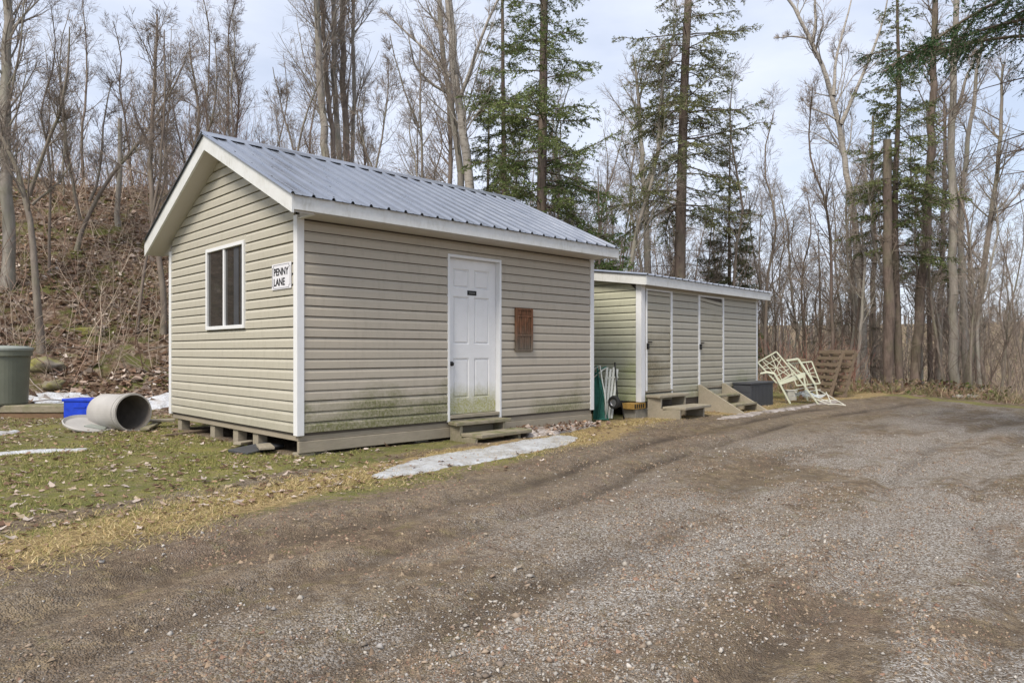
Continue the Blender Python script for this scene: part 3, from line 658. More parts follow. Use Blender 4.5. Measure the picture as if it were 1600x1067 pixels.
for (x, y0, y1) in ((L2, -.02, .05), (0, D2 - .05, D2 + .02), (L2, D2 - .05, D2 + .02)):
    zt = FT + SLP * y0 - .01
    MB().box((x - .045 if x else -.02, y0, ZB - .01), (x + .02 if x else .045, y1, zt)).build('corner_trim', M['trim'], low)
RT = lambda v: FT + .155 + SLP * v          # roof top plane
fv = -.19
MB().box((-.13, fv, RT(fv) - .165), (L2 + .30, fv + .022, RT(fv) - .004)).build('eave_fascia', M['fascia'], low, .003)
for x in (-.13, L2 + .278): MB().prism([(fv + .0225, RT(fv) - .163), (D2 + .15, RT(D2 + .15) - .163), (D2 + .15, RT(D2 + .15) - .004), (fv + .0225, RT(fv) - .004)], 0, x, x + .022).build('rake_fascia', M['fascia'], low)
MB().prism([(fv + .03, RT(fv) - .15), (D2 + .1, RT(D2 + .1) - .15), (D2 + .1, RT(D2 + .1) - .01), (fv + .03, RT(fv) - .01)], 0, -.10, L2 + .27).build('roof_deck', M['soffit'], low)
x = -.16
while x < L2 + .3:
    w = min(RIB * 4, L2 + .33 - x)
    if w > .06: o = link('roof_sheet', sheet_mesh(w, fv - .03, D2 + .18, lambda v: RT(v) + .003), M['roof'], low); o.location = (x, 0, .0015 * (int(x * 10) % 2))
    x += RIB * 4
for di, (a, b) in enumerate(DO):                         # two doors clad in the same siding
    dd = empty('door', (0, 0, 0)); dd.parent = low; zt = FT - .02
    for x0_, x1_ in ((a, a + .035), (b - .035, b)):
        MB().box((x0_, -.03, DZ[0]), (x1_, -.001, DZ[1])).build('door_stile', M['trim'], dd, .003)
    MB().box((a + .036, -.03, DZ[1] - .03), (b - .036, -.001, DZ[1])).build('door_rail', M['trim'], dd, .003); MB().box((a - .01, -.032, DZ[0] - .028), (b + .06, -.001, DZ[0] - .002)).build('door_rail', M['wood'], dd, .003)
    for i in range(20):
        z = DZ[0] + i * CH2 + .005; h = min(CH2, DZ[1] - .032 - z)
        if h < .03: break
        me = siding_mesh((a + .036, -.004), (b - .036, -.004), (0, -1), z, h)
        if di == 1 and i in (12, 13):                     # sagging courses at the head of the second door
            cc = [0.0] * (len(me.vertices) * 3); me.vertices.foreach_get('co', cc)
            for k in range(0, len(cc), 3):
                if cc[k] > b - .1: cc[k + 2] -= .07
            me.vertices.foreach_set('co', cc)
        link('siding_board', me, M['siding_door'], dd)
    MB().box((b + .002, -.028, DZ[0] - .1), (b + .034, -.001, DZ[1] + .0)).build('jamb_trim', M['trim'], low, .003)
    if di == 1: MB().box((a - .034, -.028, DZ[0] - .06), (a - .002, -.001, DZ[1])).build('jamb_trim', M['trim'], low, .003)
    kx, kz = a + .02, 1.30
    MB().box((kx - .03, -.062, kz - .05), (kx + .03, -.031, kz + .05)).build('latch', M['black'], dd, .008)
    MB().box((kx + .03, -.045, kz + .07), (kx + .15, -.024, kz + .085)).build('hasp', M['black'], dd, .003)
MB().box((.08, -.018, FT - .045), (L2 - .05, -.001, FT - .008)).build('head_trim', M['soffit'], low)
MB().box((.0, .01, ZB - .115), (L2, .08, ZB - .022)).build('skid_beam', M['sheath'], low)
# pier at the near corner: concrete block with a slotted yellow brick on it
gz = tz(*[C2[i] + .1 * E2U[i] for i in (0, 1)])
MB().box((-.16, .0, gz - .06), (.24, .26, ZB - .125)).build('foundation_block', M['concrete'], low, .008)
yb = MB().box((-.24, -.02, ZB - .123), (.12, .22, ZB - .024)).build('slotted_brick', M['yellow'], low, .004)
sl_ = MB()
for k in range(5): sl_.box((-.22 + k * .062, -.023, ZB - .108), (-.185 + k * .062, -.0195, ZB - .04))
sl_.build('brick_slot_shade', M['black'], yb)  # black bars stand in for the shade inside open slots
for u_, v_ in ((2.2, .1), (4.35, .1), (.2, 2.2), (4.3, 2.2)):
    p = local(C2, SB, u_, v_, 0); MB().box((u_ - .18, v_ - .06, tz(p[0], p[1]) - .06), (u_ + .18, v_ + .2, ZB - .117)).build('foundation_block', M['concrete'], low, .008)
def loc2(u, v, z): return local(C2, SB, u, v, z)
p = loc2(.3, -.4, 0); two_step('door_steps', loc2(.10, -.035, tz(p[0], p[1])), SB, 'grey two-tread wooden steps in front of the first low shed door', .98, (.385, .20), .62, M['wood'], M['wood'])
p = loc2(2.4, -.5, 0); gz = tz(p[0], p[1])
st = empty('door_steps', loc2(1.93, -.035, gz), SB, 'open wooden stairs with slanted side boards at the second low shed door', 'steps', 'wooden steps at the shed doors')
for x in (0, .96): MB().prism([(0, .12), (-.10, .0), (-.88, -.04), (-.94, .0), (-.04, .50), (0, .50)], 0, x, x + .04).build('stringer', M['wood'], st, .004)
for yb_, zb_ in ((-.26, .27), (-.60, .115)): MB().box((.042, yb_ - .13, zb_), (.958, yb_ + .11, zb_ + .04)).build('tread', M['woodm'], st, .005)
#__SCATTER__

# ------------------------------------------------------------------ wood: tubes, bare trees, conifers
def nrm(a): return a / np.maximum(np.linalg.norm(a, axis=-1, keepdims=True), 1e-9)
def seg_tubes(p0, p1, r0, r1, n):
    """open tapered tubes for many segments at once -> verts, quads"""
    d = nrm(p1 - p0); ref = np.where(np.abs(d[:, 2:3]) > .9, np.array([[1., 0, 0]]), np.array([[0, 0, 1.]]))
    a = nrm(np.cross(d, ref)); b = np.cross(d, a)
    ang = np.arange(n) * 2 * np.pi / n; c, s = np.cos(ang), np.sin(ang)
    off = a[:, None, :] * c[None, :, None] + b[:, None, :] * s[None, :, None]
    v = np.concatenate([p0[:, None, :] + off * r0[:, None, None], p1[:, None, :] + off * r1[:, None, None]], 1).reshape(-1, 3)
    base = (np.arange(len(p0)) * 2 * n)[:, None]; k = np.arange(n)[None, :]
    q = np.stack([base + k, base + (k + 1) % n, base + n + (k + 1) % n, base + n + k], -1).reshape(-1, 4)
    return v, q
def seg_ribbons(p0, p1, r0, r1):
    d = nrm(p1 - p0); k = np.arange(len(p0)) * 2.399; rv = np.stack([np.cos(k), np.sin(k), np.sin(k * 1.7) * .4], 1); a = nrm(np.cross(d, rv))
    v = np.stack([p0 - a * r0[:, None], p0 + a * r0[:, None], p1 + a * r1[:, None], p1 - a * r1[:, None]], 1).reshape(-1, 3)
    return v, np.arange(len(p0) * 4).reshape(-1, 4)
def tubes_mesh(name, groups, cols=None):
    vs, qs, b = [], [], 0
    for p0, p1, r0, r1, n in groups:
        if not len(p0): continue
        v, q = seg_tubes(p0, p1, r0, r1, n) if n > 2 else seg_ribbons(p0, p1, r0, r1); vs.append(v); qs.append(q + b); b += len(v)
    return fast_mesh(name, np.concatenate(vs), [np.concatenate(qs)], smooth=True)
def poly_segs(P, Rr, n):
    """P (N,k,3), Rr (N,k) -> segment group, joints overlapped a little"""
    return (P[:, :-1].reshape(-1, 3), (P[:, 1:] + .02 * (P[:, 1:] - P[:, :-1])).reshape(-1, 3), Rr[:, :-1].ravel(), Rr[:, 1:].ravel(), n)
def shoots(rng, start, dirs, length, r0, nseg, wob, up, rend=.35):
    N = len(start); P = np.zeros((N, nseg + 1, 3)); P[:, 0] = start; d = nrm(dirs.copy())
    for i in range(nseg):
        P[:, i + 1] = P[:, i] + d * (length / nseg)[:, None]
        d = nrm(d + rng.normal(0, wob, (N, 3)) + np.array([0, 0, up]))
    k = np.linspace(0, 1, nseg + 1)[None, :]
    return P, np.maximum(r0[:, None] * (1 - (1 - rend) * k), .0022)
def spawn(rng, P, Rr, length, per, t0, t1, ang, ratio, rratio, taper=.55, flat=None):
    N, k1, _ = P.shape; cnt = np.repeat(np.arange(N), per)
    t = rng.uniform(t0, t1, len(cnt)); f = t * (k1 - 1); i = np.minimum(f.astype(int), k1 - 2); fr = (f - i)[:, None]
    pos = P[cnt, i] * (1 - fr) + P[cnt, i + 1] * fr; d = nrm(P[cnt, i + 1] - P[cnt, i])
    r = Rr[cnt, i] * (1 - fr[:, 0]) + Rr[cnt, i + 1] * fr[:, 0]
    rv = rng.normal(size=d.shape); perp = nrm(rv - d * (rv * d).sum(1, keepdims=True))
    a = np.radians(ang + rng.normal(0, 9, len(cnt)))[:, None]
    dirs = d * np.cos(a) + perp * np.sin(a)
    ln = length[cnt] * ratio * (1 - taper * (t - t0) / max(t1 - t0, 1e-6)) * rng.uniform(.6, 1.25, len(cnt))
    return pos, dirs, ln, np.maximum(r * rratio, .003), cnt
def bare_tree_meshes(rng, trunk, r0, r1, t0=.35, limbs=26, limb_ang=42, limb_ratio=.26, up=.10, sub=8, tw=8, twig_r=.0034, extra=(), wob=.075, tpr=.5):
    """trunk: list of local points; extra: further main stems [(pts, r0, r1)]. Returns trunk mesh, crown mesh"""
    stems = [(np.array(trunk, float), r0, r1)] + [(np.array(p, float), a, b) for p, a, b in extra]
    tg, cg = [], []
    for pts, a, b in stems:
        seg = np.linalg.norm(np.diff(pts, axis=0), axis=1); cum = np.r_[0, np.cumsum(seg)]; Ln = cum[-1]
        n = max(8, int(Ln / .55)); s = np.linspace(0, Ln, n + 1)
        # smooth the given points into a curve
        P = np.stack([np.interp(s, cum, pts[:, i]) for i in range(3)], 1)
        for _ in range(3): P[1:-1] = .25 * P[:-2] + .5 * P[1:-1] + .25 * P[2:]
        P[1:-1] += rng.normal(0, .012 + a * .06, (n - 1, 3)) * np.array([1, 1, .2])
        rr = b + (a - b) * (1 - s / Ln) ** .8; rr[0] *= 1.25 if a > .05 else 1.1
        P = P[None]; rr = rr[None]; tg.append(poly_segs(P, rr, 9 if a > .05 else 6))
        pos, d, ln, lr, _ = spawn(rng, P, rr, np.array([Ln]), limbs if pts is stems[0][0] else max(3, int(limbs * .9 * Ln / max(np.linalg.norm(np.diff(stems[0][0], axis=0), axis=1).sum(), .1))), t0 if pts is stems[0][0] else .2, .99, limb_ang, limb_ratio, .42, tpr)
        lr = np.minimum(lr, .026 + 0 * lr)
        LP, LR = shoots(rng, pos, d, ln, lr, 7, wob, up, .3); tg.append(poly_segs(LP, LR, 5))
        pos, d, ln2, br, c = spawn(rng, LP, LR, ln, sub, .15, .98, 40, .48, .5)
        BP, BR = shoots(rng, pos, d, ln2, br, 4, wob * 1.2, up, .4); cg.append(poly_segs(BP, BR, 3))
        pos, d, ln3, wr, c = spawn(rng, BP, BR, ln2, tw, .1, 1, 34, .7, .6)
        WP, WR = shoots(rng, pos, d, np.maximum(ln3, .16), np.minimum(wr, twig_r * 1.6), 2, .10, up * .7, .5); cg.append(poly_segs(WP, np.maximum(WR, twig_r), 2))
    return tubes_mesh('trunk', tg), tubes_mesh('crown', cg)
def tree_obj(name, loc, tm, cm, bark, twig, label, group=None, rz=0.0, sc=1.0):
    e = empty(name, loc, rz, label, 'tree', group); e.scale = (sc, sc, sc)
    link('trunk', tm, bark, e); link('crown', cm, twig, e); return e
def copy_tree(e, loc, rz, sc, label=None):
    c = e.copy(); COL.objects.link(c); c.location = loc; c.rotation_euler = (0, 0, rz); c.scale = (sc, sc, sc * random.uniform(.92, 1.1))
    if label: c['label'] = label
    for ch in e.children:
        k = ch.copy(); COL.objects.link(k); k.parent = c
    return c
def slivers(base, d, side, ln, w):
    """thin two-triangle blades: base (N,3), direction d, side vector"""
    m = base + d * (ln * .45)[:, None]
    v = np.stack([base, m + side * w[:, None], base + d * ln[:, None], m - side * w[:, None]], 1).reshape(-1, 3)
    return v, np.arange(len(base) * 4).reshape(-1, 4)
def conifer_meshes(rng, trunk, r0, r1, zlo, zhi, reach, nb, dens=1.0, droop=-.05, dead_lo=None, needle=(.055, .008), patch=.0, colA=(.07, .10, .033), colB=(.20, .235, .085), sec=16, az=None):
    pts = np.array(trunk, float); seg = np.linalg.norm(np.diff(pts, axis=0), axis=1); cum = np.r_[0, np.cumsum(seg)]; Ln = cum[-1]
    n = max(10, int(Ln / .6)); s = np.linspace(0, Ln, n + 1); P = np.stack([np.interp(s, cum, pts[:, i]) for i in range(3)], 1)
    for _ in range(2): P[1:-1] = .25 * P[:-2] + .5 * P[1:-1] + .25 * P[2:]
    rr = r1 + (r0 - r1) * (1 - s / Ln); rr[0] *= 1.3; top = P[-1, 2]
    tg = [poly_segs(P[None], rr[None], 9)]; cg = []
    def at_z(z): return np.stack([np.interp(z, P[:, 2], P[:, i]) for i in range(2)] + [z], 1)
    if dead_lo is not None:                                  # dead lower twigs
        z = rng.uniform(dead_lo, zlo + (zhi - zlo) * .35, 46); a = rng.uniform(0, 2 * np.pi, 46)
        d = np.stack([np.cos(a), np.sin(a), rng.uniform(-.35, .15, 46)], 1); ln = rng.uniform(.5, 1.7, 46)
        DP, DR = shoots(rng, at_z(z), d, ln, np.full(46, .014), 5, .14, -.03, .25); tg.append(poly_segs(DP, DR, 4))
        pos, d, l2, r2, _ = spawn(rng, DP, DR, ln, 6, .2, 1, 45, .4, .6); QP, QR = shoots(rng, pos, d, l2, r2, 3, .15, 0, .4); tg.append(poly_segs(QP, QR, 3))
    z = np.sort(rng.uniform(0, 1, nb)); z = zlo + (zhi - zlo) * z; k = (z - zlo) / (zhi - zlo)
    a = (np.arange(nb) * 2.39996 + rng.normal(0, .25, nb)) if az is None else rng.uniform(az[0], az[1], nb)
    prof = (1 - k) ** .75 * .92 + .10
    if patch: prof = prof * (1 - patch * rng.uniform(0, 1, nb) ** 1.2)
    ln = reach * prof * rng.uniform(.75, 1.1, nb); el = -.10 + .75 * k ** 1.5 + rng.normal(0, .2, nb)
    d = np.stack([np.cos(a), np.sin(a), el], 1)
    BP, BR = shoots(rng, at_z(z), d, ln, np.clip(ln * .011, .006, .03), 7, .09, droop, .25)
    # tips lift a little
    BP[:, 6:, 2] += (.04 * ln)[:, None]
    tg.append(poly_segs(BP, BR, 4))
    ns = np.maximum(4, (ln * sec * dens)).astype(int); cnt = np.repeat(np.arange(nb), ns)
    t = rng.uniform(.22, 1, len(cnt)); f = t * 7; i = np.minimum(f.astype(int), 6); fr = (f - i)[:, None]
    pos = BP[cnt, i] * (1 - fr) + BP[cnt, i + 1] * fr; bd = nrm(BP[cnt, i + 1] - BP[cnt, i])
    lat = nrm(np.cross(bd, np.array([0, 0, 1.]))) * rng.choice([-1, 1], len(cnt))[:, None]
    sd = nrm(bd * .75 + lat * rng.uniform(.4, 1.0, (len(cnt), 1)) + np.stack([0 * t, 0 * t, rng.normal(-.32, .32, len(cnt))], 1))
    sl_ = np.clip(ln[cnt] * .34 * (1.15 - t) + .10, .08, .8) * rng.uniform(.6, 1.2, len(cnt))
    SP, SR = shoots(rng, pos, sd, sl_, np.full(len(cnt), .004), 4, .10, -.04, .6); tg.append(poly_segs(SP[:, ::2], SR[:, ::2] * 1.3, 2))
    # needles along every branchlet, and along the outer half of the branch
    nn = np.maximum(5, sl_ * 46 * dens).astype(int); c2 = np.repeat(np.arange(len(cnt)), nn)
    t = rng.uniform(.05, 1.02, len(c2)); f = t * 4; i = np.minimum(f.astype(int), 3); fr = (f - i)[:, None]
    pos = SP[c2, i] * (1 - fr) + SP[c2, i + 1] * fr; dd = nrm(SP[c2, i + 1] - SP[c2, i])
    rv = rng.normal(size=dd.shape); rv[:, 2] = rv[:, 2] * .7 + .25; nd = nrm(dd * .8 + nrm(rv) * .75); side = nrm(np.cross(nd, rng.normal(size=dd.shape)))
    v, q = slivers(pos, nd, side, rng.uniform(.7, 1.35, len(c2)) * needle[0], np.full(len(c2), needle[1]))
    tone = np.clip(.45 + .35 * rng.normal(size=nb)[cnt[c2]] * .6 + .25 * rng.normal(size=len(c2)) + .25 * (t - .5), 0, 1)[:, None]
    col = np.repeat(np.array(colA) * (1 - tone) + np.array(colB) * tone, 4, 0)
    return tubes_mesh('trunk', tg), fast_mesh('crown', v, [q], col)
def local_pts(px, depth, base=None):
    """pixel polyline (first = base) at one depth -> local points above the base on the ground"""
    if base is None: x = (px[0][0] - CX) / F * depth; base = np.array([x, depth, tz(x, depth)])
    pts = [np.array([0, 0, -.15])]
    for i, (a, b) in enumerate(px[1:]):
        p = at(a, b, depth) - base; p[1] = .12 * math.sin(i * 1.9 + a); pts.append(p)
    return base, pts
def hero(name, px, depth, r0, r1, bark, twig, label, hit=False, stems=(), **k):
    base = None
    if hit: base = ground_hit(*px[0]); depth = base[1]
    base, pts = local_pts(px, depth, base); ex = []
    for sp, a, b in stems:
        q = [at(x, y, depth) - base for x, y in sp]
        for i in range(len(q)): q[i][1] = .25 * i * (1 if len(ex) % 2 else -1) * .4
        ex.append((q, a, b))
    tm, cm = bare_tree_meshes(np.random.default_rng(int(px[0][0] * 7 + 3)), pts, r0, r1, extra=ex, **k)
    return tree_obj(name, base, tm, cm, M[bark], M[twig], label)

# hillside, left
hero('curved_tree', [(66, 548), (60, 470), (54, 400), (50, 330), (46, 305), (28, 265), (6, 215), (-25, 150)], 13, .085, .02, 'bark', 'twig', 'dark slender bent tree rising behind the green bin', True,
     [([(46, 305), (60, 262), (88, 228), (110, 185), (128, 120), (132, 60)], .045, .012), ([(50, 320), (66, 300), (84, 285), (96, 250)], .03, .01)], limbs=20, limb_ratio=.22, t0=.5)
hero('grey_tree', [(12, 448), (16, 330), (10, 220), (12, 110), (9, 0), (5, -160)], 16, .14, .06, 'barkg', 'twig', 'thick pale grey trunk on the slope left of the curved tree', True, limbs=30, limb_ratio=.2, t0=.4)
hero('forked_tree', [(118, 392), (126, 345), (140, 315), (168, 280), (198, 240), (232, 200), (262, 150), (290, 95)], 19, .06, .012, 'bark', 'twig', 'bare tree with a long limb leaning right on the leafy slope', True,
     [([(126, 345), (118, 300), (108, 240), (112, 170), (104, 90)], .04, .012), ([(140, 315), (160, 265), (150, 200), (165, 120)], .035, .01)], limbs=22, limb_ratio=.24, t0=.35)
hero('broken_tree', [(186, 352), (186, 290), (187, 240), (188, 186)], 22, .075, .055, 'barkg', 'twig', 'broken-topped pale dead stem on the leafy slope', True, limbs=3, limb_ratio=.18, t0=.3)
hero('pale_sapling', [(255, 520), (253, 450), (247, 400), (238, 340), (233, 280), (234, 200), (238, 110), (242, 20)], 15, .075, .02, 'barkr', 'twig', 'pale brown sapling beside the left end of the gabled shed', True,
     [([(238, 345), (252, 300), (262, 230), (268, 150), (270, 60)], .035, .012)], limbs=22, limb_ratio=.2, t0=.45)
hero('slope_tree', [(262, 360), (285, 290), (300, 250), (312, 190), (306, 130), (298, 70)], 23, .07, .02, 'bark', 'twig', 'dark crooked tree just behind the left eave of the gabled shed', False,
     [([(300, 250), (330, 210), (345, 150), (342, 70)], .04, .012), ([(285, 290), (262, 255), (248, 215)], .03, .01)], limbs=24, limb_ratio=.24, t0=.3)
# behind the gabled roof
PL = ('thickest pale poplar of the clump behind the gabled roof', 'reddish poplar hugging the thickest trunk of the clump', 'straight pale poplar in the middle of the clump', 'stout reddish poplar right of the straight pale one', 'thinnest pale poplar at the edge of the clump')
for i, (px, r_) in enumerate((([(512, 350), (512, 250), (503, 180), (498, 90), (495, -40), (490, -260)], .15), ([(524, 350), (522, 250), (512, 150), (505, 40), (500, -200)], .10), ([(533, 350), (531, 250), (524, 150), (522, 0), (522, -220)], .12),
                              ([(539, 350), (541, 240), (537, 120), (535, 0), (540, -250)], .14), ([(552, 350), (551, 240), (553, 140), (550, 30), (556, -180)], .08))):
    o = hero('poplar', px, 24 + .5 * i, r_, .05, 'barkg' if i % 2 == 0 else 'barkr', 'twig', 'tall straight poplar in the tight clump behind the gabled roof', limbs=34, limb_ang=32, limb_ratio=.2, up=.12, t0=.28)
    o['group'] = 'poplars behind the gabled roof'; o['label'] = PL[i]
hero('white_birch', [(737, 360), (736, 290), (727, 220), (714, 150), (708, 80), (701, 0), (698, -200)], 21, .16, .08, 'birch', 'twig', 'mottled pale birch arching behind the gabled roof ridge', stems=[([(716, 160), (738, 110), (752, 60), (770, 20), (800, -30)], .06, .02), ([(703, 120), (660, 70), (625, 40), (592, 5)], .05, .015)], limbs=22, limb_ratio=.2, t0=.4)
hero('grey_tree', [(724, 360), (720, 280), (712, 200), (700, 130), (690, 90), (687, 20), (680, -120)], 22, .13, .05, 'barkg', 'twig', 'grey trunk crossing close behind the arching birch', stems=[([(706, 150), (668, 130), (648, 116), (640, 60)], .05, .015)], limbs=24, limb_ratio=.2, t0=.4)
hero('grey_tree', [(703, 360), (704, 280), (703, 190), (698, 120), (690, 40)], 24, .10, .04, 'barkr', 'twig', 'straight brownish trunk left of the arching birch', limbs=22, limb_ratio=.2, t0=.4)
hero('slim_tree', [(664, 350), (662, 270), (655, 200), (660, 140), (656, 60)], 20, .055, .015, 'bark', 'twig', 'slim dark bare tree alone between the poplars and the birch', stems=[([(655, 200), (640, 170), (620, 100), (612, 60)], .03, .01)], limbs=20, limb_ratio=.24, t0=.35)
hero('slim_tree', [(585, 340), (583, 270), (600, 215), (608, 150), (606, 90)], 20, .045, .012, 'bark', 'twig', 'thin forking sapling right of the poplar clump', stems=[([(583, 270), (562, 200), (556, 160)], .03, .01)], limbs=20, limb_ratio=.26, t0=.3)
hero('slim_tree', [(455, 340), (460, 240), (470, 190), (495, 130), (505, 110)], 20, .05, .012, 'bark', 'twig', 'crooked dark sapling left of the poplar clump', stems=[([(460, 240), (445, 180), (430, 110)], .03, .01)], limbs=20, limb_ratio=.26, t0=.3)
hero('slim_tree', [(370, 330), (366, 230), (360, 150), (368, 70), (364, 20)], 24, .05, .012, 'barkg', 'twig', 'upright slim sapling over the roof peak of the gabled shed', limbs=26, limb_ang=28, limb_ratio=.2, t0=.3)
hero('fork_tree', [(1013, 470), (1012, 380), (1008, 290), (1000, 262), (1002, 200), (996, 140), (988, 90)], 24, .16, .03, 'barkg', 'twig', 'bare tree with a wide low fork behind the low shed roof', stems=[([(1010, 290), (1026, 262), (1030, 210), (1038, 185), (1030, 140), (1034, 70)], .085, .02)], limbs=22, limb_ratio=.2, t0=.5)
# trees at the end of the drive
hero('leaning_birch', [(1352, 585), (1348, 500), (1340, 420), (1334, 330), (1322, 250), (1312, 190), (1300, 145), (1282, 100), (1266, 60), (1240, 15), (1215, -30)], 25, .15, .04, 'birch', 'twigp', 'white birch leaning left with a forked crown at the end of the drive', False,
     [([(1314, 195), (1328, 165), (1338, 130), (1352, 100), (1368, 60), (1376, 5)], .07, .02), ([(1302, 150), (1306, 95), (1318, 60), (1330, 20), (1345, -30)], .06, .015), ([(1270, 66), (1274, 30), (1268, -20)], .06, .02), ([(1310, 188), (1290, 175), (1265, 165), (1260, 150)], .035, .01), ([(1266, 62), (1240, 58), (1205, 64)], .035, .01)], limbs=24, limb_ratio=.16, t0=.55, wob=.18)
hero('snag', [(1388, 606), (1386, 480), (1384, 350), (1384, 221)], 21, .15, .115, 'barkd', 'twig', 'branchless dark snag with a cut flat top', False, limbs=4, limb_ratio=.12, t0=.5)
hero('bent_tree', [(1428, 606), (1432, 520), (1436, 450), (1446, 380), (1449, 300), (1454, 200), (1458, 90), (1462, -60)], 22, .155, .07, 'barkd', 'twig', 'dark trunk with a bend near the snag', False, limbs=20, limb_ratio=.14, t0=.5)
hero('tall_tree', [(1492, 606), (1489, 480), (1486, 350), (1488, 240), (1490, 150), (1491, 60), (1496, -60)], 22.5, .145, .07, 'barkg', 'twig', 'straight pale trunk with high limbs right of the bent dark trunk', False, [([(1489, 190), (1502, 140), (1512, 100), (1530, 80)], .06, .02), ([(1490, 110), (1474, 70), (1468, 40)], .05, .02)], limbs=18, limb_ratio=.13, t0=.5)
hero('leaning_tree', [(1510, 610), (1518, 530), (1530, 450), (1545, 360), (1556, 280), (1562, 200), (1570, 100)], 22, .11, .03, 'bark', 'twig', 'slender trunk leaning right past the straight pale trunk', False, [([(1546, 350), (1566, 330), (1590, 300), (1605, 260)], .03, .01)], limbs=26, limb_ratio=.18, t0=.35)
hero('tall_tree', [(1512, 606), (1505, 480), (1502, 360), (1512, 250), (1524, 140), (1535, 60)], 24, .13, .04, 'barkg', 'twig', 'grey trunk directly behind the straight pale trunk', False, limbs=22, limb_ratio=.15, t0=.4)
hero('tall_tree', [(1462, 600), (1468, 470), (1476, 360), (1480, 250), (1478, 150)], 26, .12, .04, 'barkr', 'twig', 'brownish thin trunk between the bent and the straight trunks', False, limbs=22, limb_ratio=.15, t0=.4)
hero('tall_tree', [(1366, 596), (1364, 480), (1366, 380), (1362, 280), (1366, 180)], 27, .12, .04, 'barkr', 'twig', 'brownish trunk between the leaning birch and the snag', False, limbs=22, limb_ratio=.15, t0=.4)

# conifers
def conifer(name, px, depth, label, group=None, **k):
    base, pts = local_pts(px, depth); tm, cm = conifer_meshes(np.random.default_rng(int(px[0][0])), pts, **k)
    return tree_obj(name, base, tm, cm, M['barkd'], M['needle'], label, group)
conifer('spruce', [(846, 420), (846, 300), (849, 150), (850, 0), (852, -260)], 19, 'big dark-trunked spruce with ragged green boughs behind the gabled roof end', r0=.165, r1=.07, zlo=1.6, zhi=14.5, reach=3.1, nb=185, dens=.95, patch=.62, dead_lo=1.0, sec=21, needle=(.075, .013), colA=(.07, .105, .032), colB=(.22, .27, .095))
conifer('spruce', [(1062, 470), (1064, 400), (1067, 250), (1072, 100), (1077, 0), (1084, -260)], 20, 'tall bare-legged spruce with thin high boughs behind the low shed', r0=.185, r1=.07, zlo=5.0, zhi=16.5, reach=3.0, nb=165, dens=.9, patch=.62, dead_lo=2.5, sec=17, needle=(.075, .012), colA=(.095, .115, .048), colB=(.24, .25, .115))
conifer('spruce', [(790, 400), (788, 300), (786, 150), (785, 0), (784, -120)], 22, 'thin spruce left of the big dark-trunked spruce', r0=.11, r1=.03, zlo=1.5, zhi=12.5, reach=1.9, nb=96, dens=1.2, patch=.4, dead_lo=.8, sec=24, needle=(.065, .011))
conifer('spruce', [(1140, 440), (1140, 300), (1140, 182)], 23.5, 'small pointed spruce behind the low shed roof', r0=.09, r1=.012, zlo=.8, zhi=8.6, reach=1.6, nb=110, dens=1.3, patch=.3, sec=20, needle=(.07, .012), colA=(.07, .09, .035), colB=(.17, .19, .08))
conifer('spruce', [(1406, 604), (1403, 450), (1401, 300), (1402, 150), (1402, 0), (1403, -60)], 21.5, 'slim spruce with green top beside the cut snag', r0=.13, r1=.03, zlo=4.2, zhi=12.8, reach=2.2, nb=130, dens=1.1, patch=.55, dead_lo=2.2, sec=20, needle=(.065, .012))
conifer('spruce', [(1332, 590), (1330, 500), (1328, 420), (1328, 330)], 26, 'dull little spruce below the leaning birch', r0=.08, r1=.015, zlo=.5, zhi=6.2, reach=1.5, nb=50, patch=.4, sec=11, colA=(.05, .055, .03), colB=(.09, .09, .045))
conifer('spruce', [(1280, 590), (1280, 500), (1278, 400), (1278, 350)], 30, 'grey-green spruce in the thicket past the low shed', r0=.08, r1=.015, zlo=.5, zhi=7.0, reach=1.5, nb=46, patch=.4, sec=10, colA=(.05, .055, .03), colB=(.085, .085, .045))
conifer('spruce', [(938, 430), (936, 340), (934, 262)], 17.0, 'low bushy green spruce behind the gap between the sheds', r0=.06, r1=.012, zlo=.8, zhi=4.8, reach=1.9, nb=60, dens=1.3, patch=.5, sec=24, needle=(.06, .011), colA=(.035, .065, .018), colB=(.10, .15, .04))
conifer('spruce', [(965, 430), (970, 400), (972, 372)], 16.5, 'bright green spruce seedling behind the low shed roof corner', r0=.04, r1=.01, zlo=.4, zhi=3.5, reach=1.5, nb=36, dens=1.3, patch=.4, sec=24, needle=(.06, .011), colA=(.04, .08, .018), colB=(.12, .18, .04))
conifer('spruce', [(760, 400), (762, 300), (764, 200), (765, 120)], 26, 'hazy spruce tip showing left of the thin spruce', r0=.09, r1=.02, zlo=1.0, zhi=9.5, reach=1.9, nb=84, patch=.35, sec=16, needle=(.08, .014))
conifer('spruce', [(870, 420), (872, 330), (875, 240), (876, 190)], 27, 'shaded spruce close behind the big dark-trunked spruce', r0=.09, r1=.02, zlo=.8, zhi=8.5, reach=2.0, nb=84, patch=.35, sec=16, needle=(.08, .014))
conifer('spruce', [(1455, 606), (1452, 450), (1450, 300), (1452, 170)], 26, 'narrow spruce rising behind the bent dark trunk', r0=.1, r1=.02, zlo=4.2, zhi=11.0, reach=1.7, nb=84, patch=.4, dead_lo=2.0, sec=17, needle=(.075, .013))
